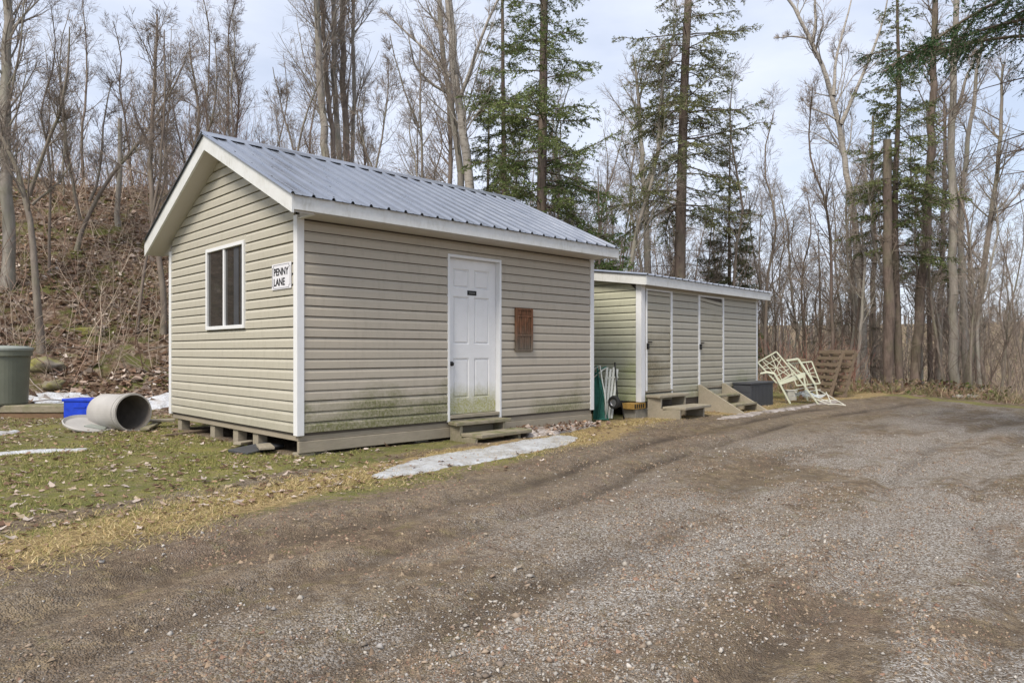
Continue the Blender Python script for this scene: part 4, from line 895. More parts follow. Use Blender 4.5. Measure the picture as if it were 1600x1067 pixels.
# the near spruce whose boughs hang into the view stands beside the drive
bx, by = 7.25, 9.0; base = np.array([bx, by, tz(bx, by)])
tm, cm = conifer_meshes(np.random.default_rng(77), [(0, 0, -.2), (.03, .02, 3), (0, 0, 6), (.05, 0, 9), (.05, .05, 13)], .2, .05, 5.35, 10.5, 3.3, 64, 1.25, -.04, dead_lo=2.4, needle=(.05, .0075), patch=.3, sec=21, colA=(.02, .05, .02), colB=(.06, .11, .04))
tree_obj('near_spruce', base, tm, cm, M['barkd'], M['needle'], 'dark green spruce beside the drive whose boughs hang into the upper corner')

# saplings and middle trees of the wood: a few kinds, copied
kinds = []
for i in range(6):
    rg = np.random.default_rng(300 + i); h = rg.uniform(6.5, 10); ww = rg.normal(0, .25, (5, 2))
    tm, cm = bare_tree_meshes(rg, [(0, 0, -.2)] + [(ww[j, 0] * (j + 1) * .35, ww[j, 1] * (j + 1) * .35, h * (j + 1) / 5) for j in range(5)], rg.uniform(.045, .08), .012, t0=.25, limbs=26, limb_ang=34, limb_ratio=.2, up=.08, sub=7, tw=7, twig_r=.0034)
    kinds.append((tm, cm))
spots = []
rs = np.random.default_rng(5)
for k in range(420):
    z_ = rs.uniform()
    if z_ < .45: px, d = rs.uniform(880, 1340), rs.uniform(19, 36)
    elif z_ < .72: px, d = rs.uniform(1300, 1620), rs.uniform(20, 38)
    elif z_ < .81: px, d = rs.uniform(-40, 330), rs.uniform(15, 30)
    else: px, d = rs.uniform(330, 880), rs.uniform(25, 34)
    x = (px - CX) / F * d; u_, v_ = uv(x, d)
    if v_ < 4.5 and u_ < 16.8: continue
    if v_ < 6 and u_ < 5: continue
    if any((x - a) ** 2 + (d - b) ** 2 < .55 for a, b in spots): continue
    spots.append((x, d))
    if len(spots) >= 140: break
bk = ('bark', 'barkr', 'barkg', 'barkd'); protos = {}
LBL = {0: 'thin bare sapling in the brown thicket behind the low shed', 1: 'thin bare sapling in the thicket beyond the end of the drive', 2: 'thin bare sapling on the leafy hillside crest', 3: 'thin bare sapling on the rise behind the gabled shed'}
GRP = {0: 'saplings behind the low shed', 1: 'saplings beyond the drive', 2: 'saplings on the hillside', 3: 'saplings behind the gabled shed'}
for j, (x, y) in enumerate(spots):
    px = CX + F * x / y; u_, v_ = uv(x, y); z_ = 1 if px > 1320 else 0 if px > 880 else 2 if px < 330 else 3
    kd = j % 6; sc = rs.uniform(.6, 1.1) * (.8 if z_ == 2 else 1); loc = (x, y, tz(x, y))
    lb = (('short ' if sc < .72 else 'tall ' if sc > .93 else 'thin ') + ('grey-brown', 'reddish', 'pale grey', 'dark')[kd % 4] + LBL[z_][4:])
    if kd not in protos:
        protos[kd] = tree_obj('bare_sapling', loc, *kinds[kd], M[bk[kd % 4]], M['twig'] if kd % 2 else M['twigp'], lb, GRP[z_], rs.uniform(0, 6.3), sc)
    else:
        c = copy_tree(protos[kd], loc, rs.uniform(0, 6.3), sc, lb); c['group'] = GRP[z_]; c.rotation_euler = (rs.normal(0, .07), rs.normal(0, .09), rs.uniform(0, 6.3))

# ------------------------------------------------------------------ undergrowth, far wood (uncountable)
def scatter_brush(name, n, region, hlo, hhi, cols, label, twigs=5, r=.006, lean=.25):
    rg = np.random.default_rng(len(name) * 13 + n); x, y = region(rg, n); z = terrain(x, y); n = len(x)
    st = np.stack([x, y, z - .05], 1); h = rg.uniform(hlo, hhi, n)
    d = np.stack([rg.normal(0, lean, n), rg.normal(0, lean, n), np.ones(n)], 1)
    P, Rr = shoots(rg, st, d, h, np.full(n, r) * rg.uniform(.7, 1.8, n), 4, .10, .02, .35); g = [poly_segs(P, Rr, 3)]
    c = [np.repeat(np.arange(n), 4)]
    if twigs:
        pos, dd, ln, tr_, ci = spawn(rg, P, Rr, h, twigs, .25, 1, 38, .32, .6); TP, TR = shoots(rg, pos, dd, ln, np.maximum(tr_, r * .5), 2, .14, .08, .5); g.append(poly_segs(TP, TR, 2)); c.append(np.repeat(ci, 2))
    vs, qs, b, vc = [], [], 0, []
    tone = np.array(cols)[rg.integers(0, len(cols), n)] * rg.uniform(.7, 1.3, (n, 1))
    for gg, ci in zip(g, c):
        v, q = seg_tubes(*gg) if gg[4] > 2 else seg_ribbons(*gg[:4]); vs.append(v); qs.append(q + b); b += len(v); vc.append(np.repeat(tone[ci], 6 if gg[4] > 2 else 4, 0))
    me = fast_mesh(name, np.concatenate(vs), [np.concatenate(qs)], np.concatenate(vc), True)
    return tag(link(name, me, M['brush']), label, None, None, 'stuff')
BR = [(.20, .16, .125), (.25, .20, .16), (.15, .115, .09), (.24, .165, .13), (.21, .12, .10)]
BR2 = [(.19, .155, .13), (.23, .19, .16), (.15, .12, .10), (.18, .13, .11)]
def reg_thicket(rg, n):
    u_ = rg.uniform(3, 24, n * 2); v_ = rg.uniform(4.6, 20, n * 2) ; k = (v_ > np.interp(u_, [3, 6, 9, 24], [9, 6.5, 4.6, 3.2])); u_, v_ = u_[k][:n], v_[k][:n]; return wpos(u_, v_)
scatter_brush('thicket', 2300, reg_thicket, 1.2, 4.6, BR, 'dense brown brush and saplings behind the low shed', 8, .006, .3)
def reg_right(rg, n):
    u_ = rg.uniform(18.3, 36, n); v_ = rg.uniform(-10, 5, n); return wpos(u_, v_)
scatter_brush('thicket', 800, reg_right, .8, 4.6, BR2, 'grey-brown saplings and brush beyond the end of the drive', 9, .007, .35)
def reg_edge(rg, n):
    px = rg.uniform(1180, 1610, n); d = np.interp(px, [1180, 1330, 1610], [18.6, 19.3, 17.6]) + rg.uniform(0, 2.2, n); return (px - CX) / F * d, d
scatter_brush('roadside_brush', 800, reg_edge, .15, .6, [(.30, .23, .15), (.20, .17, .09), (.26, .16, .12), (.36, .29, .19), (.14, .15, .06)], 'low tangled brown brush along the end of the drive', 6, .006, .9)
def reg_red(rg, n):
    px = rg.uniform(1190, 1345, n); d = rg.uniform(19.5, 25, n); return (px - CX) / F * d, d
scatter_brush('red_brush', 200, reg_red, .6, 1.9, [(.26, .12, .095), (.22, .13, .10), (.30, .16, .12), (.33, .26, .18)], 'reddish leafy brush behind the pallets', 6, .006, .3)
def reg_hill(rg, n):
    u_ = rg.uniform(-7, 8, n); v_ = rg.uniform(9, 21, n); return wpos(u_, v_)
scatter_brush('hill_brush', 2000, reg_hill, .3, 2.6, [(.38, .31, .245), (.26, .20, .16), (.46, .38, .30), (.32, .22, .17)], 'thin bare stems and brambles on the leafy hillside', 6, .0075, .55)
def reg_crest(rg, n):
    u_ = rg.uniform(-6, 12, n); v_ = rg.uniform(17, 23, n); return wpos(u_, v_)
scatter_brush('hill_brush', 500, reg_crest, .8, 2.8, BR, 'dry brush along the top of the hillside', 6, .006, .3)
def reg_far(rg, n):
    a = rg.uniform(-.05, .95, n); d = rg.uniform(70, 190, n); return np.tan(a) * d, d
scatter_brush('far_wood', 900, reg_far, 4, 9, [(.16, .135, .115), (.13, .11, .095), (.19, .155, .13), (.08, .085, .06)], 'far bare woodland across the valley', 8, .05, .1)
def reg_ridge(rg, n):
    a = rg.uniform(-.9, 1.0, n); d = rg.uniform(180, 480, n); return np.tan(a) * d, d
scatter_brush('far_wood', 1500, reg_ridge, 6, 13, [(.15, .135, .125), (.12, .11, .105), (.10, .105, .085)], 'distant grey wooded ridge on the horizon', 5, .3, .06)

# ------------------------------------------------------------------ leaves, grass, stone
def leaves(name, x, y, z, size, cols, label, lift=.35, seed=1, parent=None):
    rg = np.random.default_rng(seed); n = len(x); a = rg.uniform(0, 2 * np.pi, n); s_ = size * np.clip(rg.lognormal(-.1, .42, n), .3, 2.2)
    tl = rg.normal(0, lift, n); rl = rg.normal(0, lift, n)
    d = nrm(np.stack([np.cos(a), np.sin(a), tl], 1)); q = nrm(np.stack([-np.sin(a), np.cos(a), rl], 1)); c = np.stack([x, y, z], 1)
    up = np.array([0, 0, 1.]); f1 = rg.uniform(-.1, .5, n)[:, None]; f2 = rg.uniform(-.1, .5, n)[:, None]; S = s_[:, None]; wd = rg.uniform(.3, .55, n)[:, None]
    base = c - d * S * .5; tip = c + d * S * .5 + up * S * rg.uniform(-.1, .25, n)[:, None]; mid = c - up * S * .05
    l1 = c + q * S * wd + up * S * f1; l2 = c - q * S * wd + up * S * f2
    v = np.stack([base, l1, tip, mid, l2], 1); v[:, :, 2] = np.maximum(v[:, :, 2], (z + .002)[:, None] if lift < .6 else -99)
    v = v.reshape(-1, 3); b = (np.arange(n) * 5)[:, None]
    f = np.concatenate([b + np.array([[0, 3, 1]]), b + np.array([[3, 2, 1]]), b + np.array([[0, 4, 3]]), b + np.array([[4, 2, 3]])])
    tone = np.array(cols)[rg.integers(0, len(cols), n)] * rg.uniform(.65, 1.25, (n, 1))
    return tag(link(name, fast_mesh(name, v, [f], np.repeat(tone, 5, 0)), M['leaf'], parent), label, None, None, 'stuff')
LCH = [(.34, .235, .175), (.48, .375, .31), (.24, .155, .11), (.58, .49, .43), (.40, .275, .19), (.17, .11, .08), (.64, .56, .50)]
LC = [(.30, .20, .145), (.42, .32, .26), (.20, .125, .085), (.52, .43, .37), (.36, .24, .16), (.14, .085, .06), (.58, .50, .44)]
rg = np.random.default_rng(42)
n = 52000; u_ = rg.uniform(-9, 14, n); v_ = rg.uniform(4.2, 21, n); H_, hf_ = hillf(u_, v_); k = (hf_ > .012) & (fbm(u_ * .9, v_ * .9, 77, 3) > .34); u_, v_ = u_[k], v_[k]; x, y = wpos(u_, v_)
leaves('leaf_litter', x, y, terrain(x, y) + .012, .12, LCH, 'thick brown leaf litter on the hillside', .45, 2)
def lobed(name, x, y, size, cols, label, seed):
    rg = np.random.default_rng(seed); n = len(x); z = terrain(x, y); K = 9; a0 = rg.uniform(0, 6.3, n); s_ = size * rg.uniform(.45, 1.35, n)
    rad = rg.uniform(.35, 1.0, (n, K)); rad[:, ::2] *= rg.uniform(.8, 1.2, (n, 5)); rad[:, 1::2] *= .62
    th = a0[:, None] + np.arange(K)[None] * 2 * np.pi / K; tx, ty, cu = rg.normal(0, .22, n), rg.normal(0, .22, n), rg.uniform(-.1, .55, n)
    st_ = rg.uniform(.55, 1, n)[:, None]; ox = np.cos(th) * rad * s_[:, None] * .5; oy = np.sin(th) * rad * s_[:, None] * .5 * st_
    oz = ox * tx[:, None] + oy * ty[:, None] + cu[:, None] * (ox * np.cos(a0)[:, None] + oy * np.sin(a0)[:, None]) ** 2 / (s_[:, None] * .5) + .006 + rg.normal(0, .05, (n, K)) * s_[:, None]
    v = np.zeros((n, K + 1, 3)); v[:, 0] = np.stack([x, y, z + .008], 1); v[:, 1:, 0] = x[:, None] + ox; v[:, 1:, 1] = y[:, None] + oy; v[:, 1:, 2] = z[:, None] + np.maximum(oz, .001) + .006
    b = (np.arange(n) * (K + 1))[:, None, None]; k = np.arange(K); f = (b + np.stack([0 * k, 1 + k, 1 + (k + 1) % K], 1)[None]).reshape(-1, 3)
    tone = np.array(cols)[rg.integers(0, len(cols), n)] * rg.uniform(.65, 1.2, (n, 1))
    return tag(link(name, fast_mesh(name, v.reshape(-1, 3), [f], np.repeat(tone, K + 1, 0)), M['leaf']), label, None, None, 'stuff')
n = 9000; u_ = rg.uniform(-6, 1.2, n); v_ = rg.uniform(-2.6, 8, n); x, y = wpos(u_, v_); gs_ = v_ - edge(u_); k = (gs_ > .1) & ~((u_ > -.02) & (v_ > -.02) & (v_ < 3.9)) & (y > 3) & (rg.uniform(size=n) < np.clip(fbm(x * .9, y * .9, 13, 3) * 2.4 - .62 + .05 * v_, .05, 1)); x, y = x[k], y[k]
lobed('fallen_leaves', x, y, .085, LC + [(.46, .37, .26)], 'dry brown leaves scattered over the lawn', 3)
n = 900; u_ = rg.uniform(-3, 15, n); gs_ = rg.normal(.35, .35, n); v_ = edge(u_) + gs_; x, y = wpos(u_, v_); k = ~((u_ > -.1) & (u_ < 5) & (v_ > -.1))
lobed('fallen_leaves', x[k], y[k], .06, LC, 'dry leaves and chips along the edge of the drive', 4)
n = 260; u_ = rg.uniform(-4, 15, n); v_ = edge(u_) - rg.uniform(.1, 4.5, n) ** 1; x, y = wpos(u_, v_)
lobed('fallen_leaves', x, y, .045, [(.36, .29, .22), (.2, .13, .09), (.45, .38, .3)], 'few small leaves lying on the gravel drive', 5)
def blades(name, x, y, h, lean, cols, label, w=.0035, seed=3):
    rg = np.random.default_rng(seed); n = len(x); z = terrain(x, y); a = rg.uniform(0, 2 * np.pi, n); ln = h * rg.uniform(.5, 1.4, n)
    d = nrm(np.stack([np.cos(a) * lean, np.sin(a) * lean, rg.uniform(.25, 1, n)], 1)); s_ = np.stack([-np.sin(a), np.cos(a), 0 * a], 1) * w
    b = np.stack([x, y, z - .004], 1); v = np.stack([b - s_, b + s_, b + d * ln[:, None]], 1).reshape(-1, 3)
    tone = np.array(cols)[rg.integers(0, len(cols), n)] * rg.uniform(.65, 1.3, (n, 1))
    return tag(link(name, fast_mesh(name, v, [np.arange(n * 3).reshape(-1, 3)], np.repeat(tone, 3, 0)), M['grass']), label, None, None, 'stuff')
n = 520000; u_ = rg.uniform(-6.5, 5, n); v_ = rg.uniform(-2.6, 8, n); x, y = wpos(u_, v_); gs_ = v_ - edge(u_)
dens = np.clip((fbm(x * 1.6, y * 1.6, 19, 4) - .40) * 5, .02, 1) * sm((gs_ - .25) / .5) * (1 - .9 * np.exp(-((gs_ - 1.15 - .35 * np.sin(u_ * .9)) / .26) ** 2) * (u_ < .8)) * np.clip(6.5 / np.maximum(y, 3), .3, 1)
dens = dens * np.where((u_ > .2), np.exp(-((v_ + .22) / .16) ** 2) * sm((2.2 - u_) / .6), 1)
k = (rg.uniform(size=n) < dens) & (y > 3) & ~((u_ > -.02) & (v_ > -.0) & (v_ < 3.9)); x, y = x[k], y[k]
blades('lawn_grass', x, y, .042, .9, [(.19, .215, .06), (.27, .275, .085), (.14, .165, .045), (.36, .32, .13), (.44, .37, .18)], 'short mossy green grass of the lawn')
n = 130000; u_ = rg.uniform(-4.5, 15, n); c_ = .42 + .2 * np.sin(u_ * 1.1 + 1); gs_ = c_ + rg.normal(0, .34, n); v_ = edge(u_) + gs_; x, y = wpos(u_, v_)
k = (rg.uniform(size=n) < np.clip((fbm(x * 1.3, y * 1.3, 23, 4) - .40) * 6, 0, 1) * np.clip(6 / np.maximum(y, 3), .25, 1)) & (y > 2.5) & ~((u_ > -.05) & (v_ > -.1) & (u_ < 10)); x, y = x[k], y[k]
blades('dry_grass', x, y, .055, 1.6, [(.60, .46, .24), (.46, .34, .17), (.66, .54, .31), (.32, .26, .10), (.32, .30, .11)], 'straw-coloured dead grass along the drive edge', .003, 8)
n = 26000; u_ = rg.uniform(9, 17, n); v_ = rg.uniform(.0, 5, n); x, y = wpos(u_, v_); k = fbm(x * 1.3, y * 1.3, 29, 3) > .45; x, y = x[k], y[k]
blades('dry_grass', x, y, .13, 1.2, [(.34, .27, .14), (.24, .19, .10), (.16, .14, .06)], 'rank dry grass beside the scrap pile', .004, 9)
n = 16000; u_ = rg.uniform(-8, 8, n); v_ = rg.uniform(8.2, 20, n); x, y = wpos(u_, v_); k = fbm(x * 1.1, y * 1.1, 91, 3) > .52; x, y = x[k], y[k]
blades('hill_grass', x, y, .24, 1.3, [(.40, .31, .19), (.30, .22, .13), (.48, .38, .26)], 'dead tan grass and stalks on the hillside', .006, 14)
n = 40000; u_ = rg.uniform(-8, 8, n); v_ = rg.uniform(7.6, 17, n); x, y = wpos(u_, v_); k = fbm(x * .8, y * .8, 37, 3) > .53; x, y = x[k], y[k]
blades('hill_fern', x, y, .11, 1.1, [(.10, .13, .03), (.15, .18, .045), (.20, .20, .055), (.26, .21, .10)], 'green moss and fern tufts on the hillside', .008, 12)
n = 1300; px = rg.choice([1370, 1450, 1500, 1535, 1330, 1420], n) + rg.normal(0, 22, n); d = np.interp(px, [1180, 1330, 1610], [18.9, 19.6, 17.9]) + rg.uniform(.2, 3.4, n); x = (px - CX) / F * d
leaves('verge_shrubs', x, d, terrain(x, d) + rg.uniform(.0, 1, n) ** 2 * .4, .085, [(.10, .12, .04), (.15, .16, .06), (.20, .15, .09), (.26, .19, .13), (.17, .10, .075)], 'low green and brown leafy shrubs where the drive ends', .7, 61)
# sticks on the hill
n = 420; u_ = rg.uniform(-7, 8, n); v_ = rg.uniform(8.4, 18, n); x, y = wpos(u_, v_); z = terrain(x, y); a = rg.uniform(0, 6.3, n)
P, Rr = shoots(rg, np.stack([x, y, z + .02], 1), np.stack([np.cos(a), np.sin(a), rg.uniform(-.1, .5, n)], 1), rg.uniform(.4, 2.0, n), rg.uniform(.005, .016, n), 4, .12, -.04, .4)
tag(link('fallen_sticks', tubes_mesh('fallen_sticks', [poly_segs(P, Rr, 4)]), M['twigp']), 'pale fallen sticks lying on the hillside', None, None, 'stuff')
# crushed stone
n = 260000; x = rg.uniform(-4.5, 7.5, n); y = 1.9 + 9 * rg.uniform(0, 1, n) ** 1.5; u_, v_ = uv(x, y); gs_ = v_ - edge(u_)
pt = fbm(u_ * .8 + 4, v_ * 1.9, 51, 5); pr = np.clip((pt - .44) * 10, .05, 1) * sm((.05 - gs_) / .6) * np.clip((4.2 / y) ** 1.1, .12, 1) * (v_ > right_edge(u_)); pr *= .22 + .78 * sm((-gs_ - 1.0 + 1.2 * (fbm(x * .8, y * .8, 61, 3) - .5)) / 1.9)
k = (rg.uniform(size=n) < pr) & (np.abs(x) < y * .80 + .3); x, y = x[k], y[k]; n = len(x)
sz = np.clip(rg.lognormal(np.log(.0044), .50, n), .0025, .021)
oc = np.array([[1, 0, 0], [0, 1, 0], [-1, 0, 0], [0, -1, 0], [0, 0, 1], [0, 0, -1]], float)
sc3 = np.stack([rg.uniform(.7, 1.5, n), rg.uniform(.6, 1.1, n), rg.uniform(.45, .85, n)], 1)
a = rg.uniform(0, 6.3, n); ca, sa = np.cos(a), np.sin(a)
loc = oc[None] * sc3[:, None, :] + rg.normal(0, .22, (n, 6, 3)); lx = loc[..., 0] * ca[:, None] - loc[..., 1] * sa[:, None]; ly = loc[..., 0] * sa[:, None] + loc[..., 1] * ca[:, None]
v = np.stack([x[:, None] + lx * sz[:, None], y[:, None] + ly * sz[:, None], (terrain(x, y) + sz * .25)[:, None] + loc[..., 2] * sz[:, None]], -1).reshape(-1, 3)
tri = np.array([[0, 1, 4], [1, 2, 4], [2, 3, 4], [3, 0, 4], [1, 0, 5], [2, 1, 5], [3, 2, 5], [0, 3, 5]]); f = ((np.arange(n) * 6)[:, None, None] + tri[None]).reshape(-1, 3)
SCL = np.array([(.32, .29, .25), (.38, .35, .31), (.26, .22, .18), (.31, .245, .185), (.43, .40, .36), (.18, .145, .115), (.31, .23, .17), (.36, .34, .32)])
col = SCL[rg.integers(0, len(SCL), n)] * rg.uniform(.7, 1.2, (n, 1))
tag(link('crushed_stone', fast_mesh('crushed_stone', v, [f], np.repeat(col, 6, 0)), M['stone']), 'loose crushed grey stone on the dirt drive', None, None, 'stuff')

# dirt crumbs and straw flecks pressed into the drive
n = 200000; x = rg.uniform(-4.2, 5.5, n); y = 1.9 + 8 * rg.uniform(0, 1, n) ** 1.7; u_, v_ = uv(x, y); gs_ = v_ - edge(u_)
k = (rg.uniform(size=n) < np.clip((fbm(u_ * 1.6, v_ * 3.0, 57, 4) - .44) * 8, .02, 1) * np.clip((4.0 / y) ** 1.2, .1, 1) * sm((.5 - gs_) / .4)) & (np.abs(x) < y * .8 + .3) & ~((u_ > -.1) & (v_ > -.1)); x, y = x[k], y[k]; n = len(x); z = terrain(x, y)
sz = np.clip(rg.lognormal(np.log(.0055), .45, n), .0025, .02); te = np.array([[1, 0, -.3], [-.5, .87, -.3], [-.5, -.87, -.3], [0, 0, .75]]); loc = te[None] + rg.normal(0, .3, (n, 4, 3)); loc[..., 2] = np.maximum(loc[..., 2], -.4)
v = np.stack([x, y, z], 1)[:, None, :] + loc * sz[:, None, None]; f = ((np.arange(n) * 4)[:, None, None] + np.array([[0, 1, 3], [1, 2, 3], [2, 0, 3]])[None]).reshape(-1, 3)
CC = np.array([(.20, .145, .10), (.14, .10, .075), (.27, .20, .14), (.33, .255, .18), (.11, .08, .06), (.25, .155, .11)]); col = CC[rg.integers(0, len(CC), n)] * rg.uniform(.7, 1.25, (n, 1))
tag(link('dirt_crumbs', fast_mesh('dirt_crumbs', v.reshape(-1, 3), [f], np.repeat(col, 4, 0)), M['stone']), 'loose brown crumbs of soil on the drive', None, None, 'stuff')
n = 60000; x = rg.uniform(-4.2, 5, n); y = 2 + 7 * rg.uniform(0, 1, n) ** 1.5; u_, v_ = uv(x, y); gs_ = v_ - edge(u_)
k = (rg.uniform(size=n) < np.clip((fbm(u_ * .6 + 9, v_ * 1.3, 63, 4) - .45) * 6, 0, 1) * np.clip((4.5 / y), .1, 1) * sm((.3 - gs_) / .3)) & (np.abs(x) < y * .8 + .3); x, y = x[k], y[k]
blades('straw_flecks', x, y, .028, 5.0, [(.40, .31, .19), (.28, .21, .13), (.50, .41, .28), (.18, .13, .08)], 'bits of straw trodden into the drive', .0022, 18)

# ------------------------------------------------------------------ ice and old snow
def sheet(name, line, thick, mat, label, cat, res=.05, seed=1, rough=.4):
    """a patch along a line of (x, y, half width) that follows the ground"""
    pts = []
    for (a, b, w_), (c, d_, w2) in zip(line[:-1], line[1:]):
        m = max(2, int(math.hypot(c - a, d_ - b) / .12)); 
        for i in range(m): k = i / m; pts.append((a + (c - a) * k, b + (d_ - b) * k, w_ + (w2 - w_) * k))
    pts.append(line[-1]); pts = np.array(pts); mw = pts[:, 2].max() + .1
    xs = np.arange(pts[:, 0].min() - mw, pts[:, 0].max() + mw, res); ys = np.arange(pts[:, 1].min() - mw, pts[:, 1].max() + mw, res)
    X, Y = np.meshgrid(xs, ys); f = np.full(X.shape, -9.0)
    for a, b, w_ in pts: f = np.maximum(f, 1 - ((X - a) ** 2 + (Y - b) ** 2) / w_ ** 2)
    f = f + rough * 2 * (fbm(X * 3.1, Y * 3.1, seed, 4) - .5) - .05
    keep = f > 0; Z = terrain(X, Y) + np.where(keep, .004 + thick * np.sqrt(np.maximum(f, 0)) * (.45 + 1.1 * fbm(X * 7, Y * 7, seed + 5, 4)), -.03)
    iy, ix = X.shape; id_ = np.arange(ix * iy).reshape(iy, ix); q = np.stack([id_[:-1, :-1], id_[:-1, 1:], id_[1:, 1:], id_[1:, :-1]], -1).reshape(-1, 4)
    kk = keep.ravel()[q].any(1); q = q[kk]; us = np.unique(q); rm = np.full(ix * iy, -1); rm[us] = np.arange(len(us))
    me = fast_mesh(name, np.stack([X, Y, Z], -1).reshape(-1, 3)[us], [rm[q]], smooth=True)
    return tag(link(name, me, mat), label, cat)
def L1(*p): return [(*wpos(u, v), w_) for u, v, w_ in p]
sheet('ice_patch', L1((-.05, -1.66, .1), (.4, -1.5, .24), (1.1, -1.3, .34), (1.9, -1.2, .36), (2.7, -1.02, .32), (3.3, -.85, .2)), .014, M['ice'], 'long grey-white sheet of ice along the drive in front of the white door', 'ice', .025, 3, .5)
sheet('snow_mound', L1((3.1, -.38, .16), (3.45, -.32, .28), (3.9, -.26, .24), (4.6, -.2, .12)), .075, M['slush'], 'low mound of dirty leaf-strewn snow against the skirt board', 'snow', .022, 9, .8)
hx, hy = [], []
for k in range(420):
    uu = RNG.uniform(3.0, 4.7); q_ = wpos(uu, -.34 + .06 * (uu - 3) + RNG.normal(0, .17)); hx.append(q_[0]); hy.append(q_[1])
hx, hy = np.array(hx), np.array(hy); hu, hv = uv(hx, hy); kk = hv < -.06; hx, hy = hx[kk], hy[kk]
leaves('heap_leaves', hx, hy, terrain(hx, hy) + RNG.uniform(.02, .085, len(hx)), .055, LC, 'brown leaves frozen into the dirty snow heap', .5, 71)
def L2_(*p): return [(*[float(q) for q in loc2(u, v, 0)[:2]], w_) for u, v, w_ in p]
sheet('snow_patch', L2_((.9, -1.05, .12), (1.6, -1.0, .2), (2.4, -1.0, .16), (3.4, -1.05, .14), (4.3, -1.1, .12)), .012, M['slush'], 'thin broken strip of ice below the low shed steps', 'ice', .03, 21, .95)
sheet('snow_patch', L2_((4.7, -1.0, .1), (5.6, -1.05, .18), (6.6, -1.0, .1)), .012, M['slush'], 'small patch of ice in front of the scrap chairs', 'ice', .03, 27, .95)
def Lp(*p): return [(*(ground_hit(a, b)[:2]), w_) for a, b, w_ in p]
sheet('snow_patch', Lp((40, 628, .25), (75, 627, .3), (118, 624, .3)), .07, M['snow'], 'white snow drift along the hill foot behind the timbers', 'snow', .05, 33, .35)
sheet('snow_patch', Lp((228, 634, .2), (248, 630, .3), (268, 626, .3)), .08, M['snow'], 'white snow drift at the back corner of the gabled shed', 'snow', .05, 35, .5)
sheet('snow_patch', Lp((-10, 680, .12), (12, 677, .13), (22, 676, .08)), .03, M['snow'], 'small snow scrap on the lawn below the timbers', 'snow', .03, 37, .4)
sheet('snow_patch', Lp((-10, 710, .13), (40, 706, .13), (80, 705, .12), (125, 703, .10)), .012, M['snow'], 'thin streak of snow across the lawn', 'snow', .02, 39, .55)
sheet('snow_patch', [(30, 52, 3), (36, 55, 4), (44, 58, 4)], .1, M['snow'], 'snow lying in the hollow beyond the drive saplings', 'snow', .5, 41, .4)

# ------------------------------------------------------------------ loose things
def gz_at(x, y): return tz(x, y)
# timbers, bin, drum, lid, tote at the left
for k, (x0, x1, y0, y1, z0_, z1_, mt, lb) in enumerate(((-10.2, -7.52, 11.80, 12.02, 0, .125, 'brown', 'brown lower timber at the front under the green bin'), (-10.2, -7.42, 11.78, 12.02, .127, .25, 'woodm', 'mossy upper timber at the front under the green bin'), (-10.2, -7.55, 12.06, 12.3, 0, .125, 'brown', 'brown lower timber at the back under the green bin'), (-10.2, -7.40, 12.05, 12.32, .127, .25, 'woodm', 'mossy upper timber at the back under the green bin'))):
    g = gz_at(-8.2, 12.0) - .03
    tm_ = MB().box((x0, y0, g + z0_), (x1, y1, g + z1_)).build('timber', M[mt], None, .012); tag(tm_, lb, 'timber', 'timbers under the bin')
bz = gz_at(-8.2, 12.0) - .03 + .25
bn = empty('storage_bin', (-8.72, 12.06, bz), 0, 'tall green-grey plastic bin with clamped lid standing on timbers', 'bin')
MB().lathe([(0, 0), (.34, 0), (.352, .03), (.372, .55), (.385, .80), (.385, .82), (.415, .83), (.418, .93), (.40, .94), (0, .935)], 40).build('body', M['bin'], bn, 0, False)
ld = MB().lathe([(.425, .915), (.432, .93), (.432, .96), (.42, .975), (.36, .985), (.35, 1.0), (0, 1.01)], 40).build('lid', M['binlid'], bn, 0, False)
MB().tube([(.08, -.43, .86), (.085, -.445, .90), (.085, -.44, .97), (.08, -.38, 1.0)], .012, 8).box((.055, -.40, .985), (.115, -.33, 1.03)).build('clamp', M['steel'], bn, .002)
dc = np.array([-5.36, 9.96]); ax = Vector((.85, -.53, .03)).normalized(); g = gz_at(*dc); dr_ = .268
mt = Matrix.Translation((dc[0], dc[1], g + dr_ - .01)) @ ax.to_track_quat('Z', 'Y').to_matrix().to_4x4()
dm = empty('plastic_drum', (dc[0] - .34, dc[1] + .2, g), 0, 'empty grey plastic drum lying on its side on the lawn', 'drum'); mt = Matrix.Translation((-(dc[0] - .34), -(dc[1] + .2), -g)) @ mt
MB().lathe([(0, -.80), (.21, -.80), (.25, -.775), (.262, -.73), (.258, -.4), (.262, -.14), (.275, -.12), (.275, -.095), (.264, -.09), (.264, -.06), (.276, -.05), (.276, -.028), (.266, -.022), (.268, 0), (.246, .001)], 44, mt).build('body', M['drum'], dm, 0, False)
MB().lathe([(.247, .0015), (.243, -.06), (.235, -.3), (.235, -.76), (0, -.77)], 44, mt).build('inside', M['drum_in'], dm, 0, True)
lx, ly = -6.02, 10.0; lid = empty('drum_lid', (lx, ly, gz_at(lx, ly)), 0, 'round grey drum lid lying tilted on the lawn against the drum', 'lid')
mt = Matrix.Translation((0, 0, .085)) @ Euler((R(15), R(9), R(28)), 'XYZ').to_matrix().to_4x4()
MB().lathe([(0, -.012), (.30, -.012), (.325, .0), (.33, .022), (.318, .03), (.300, .012), (.285, -.002), (0, -.004)], 44, mt).build('rim', M['drum'], lid, 0, False)
MB().prism([(-.05, -.10), (.20, -.17), (.24, -.05), (.03, .0)], 2, -.003, .012).build('moulded_tab', M['binlid'], lid).matrix_basis = mt
bx0 = empty('plastic_tote', (-6.66, 11.05, gz_at(-6.66, 11.05)), R(-8), 'blue plastic tote half hidden behind the grey drum', 'tote')
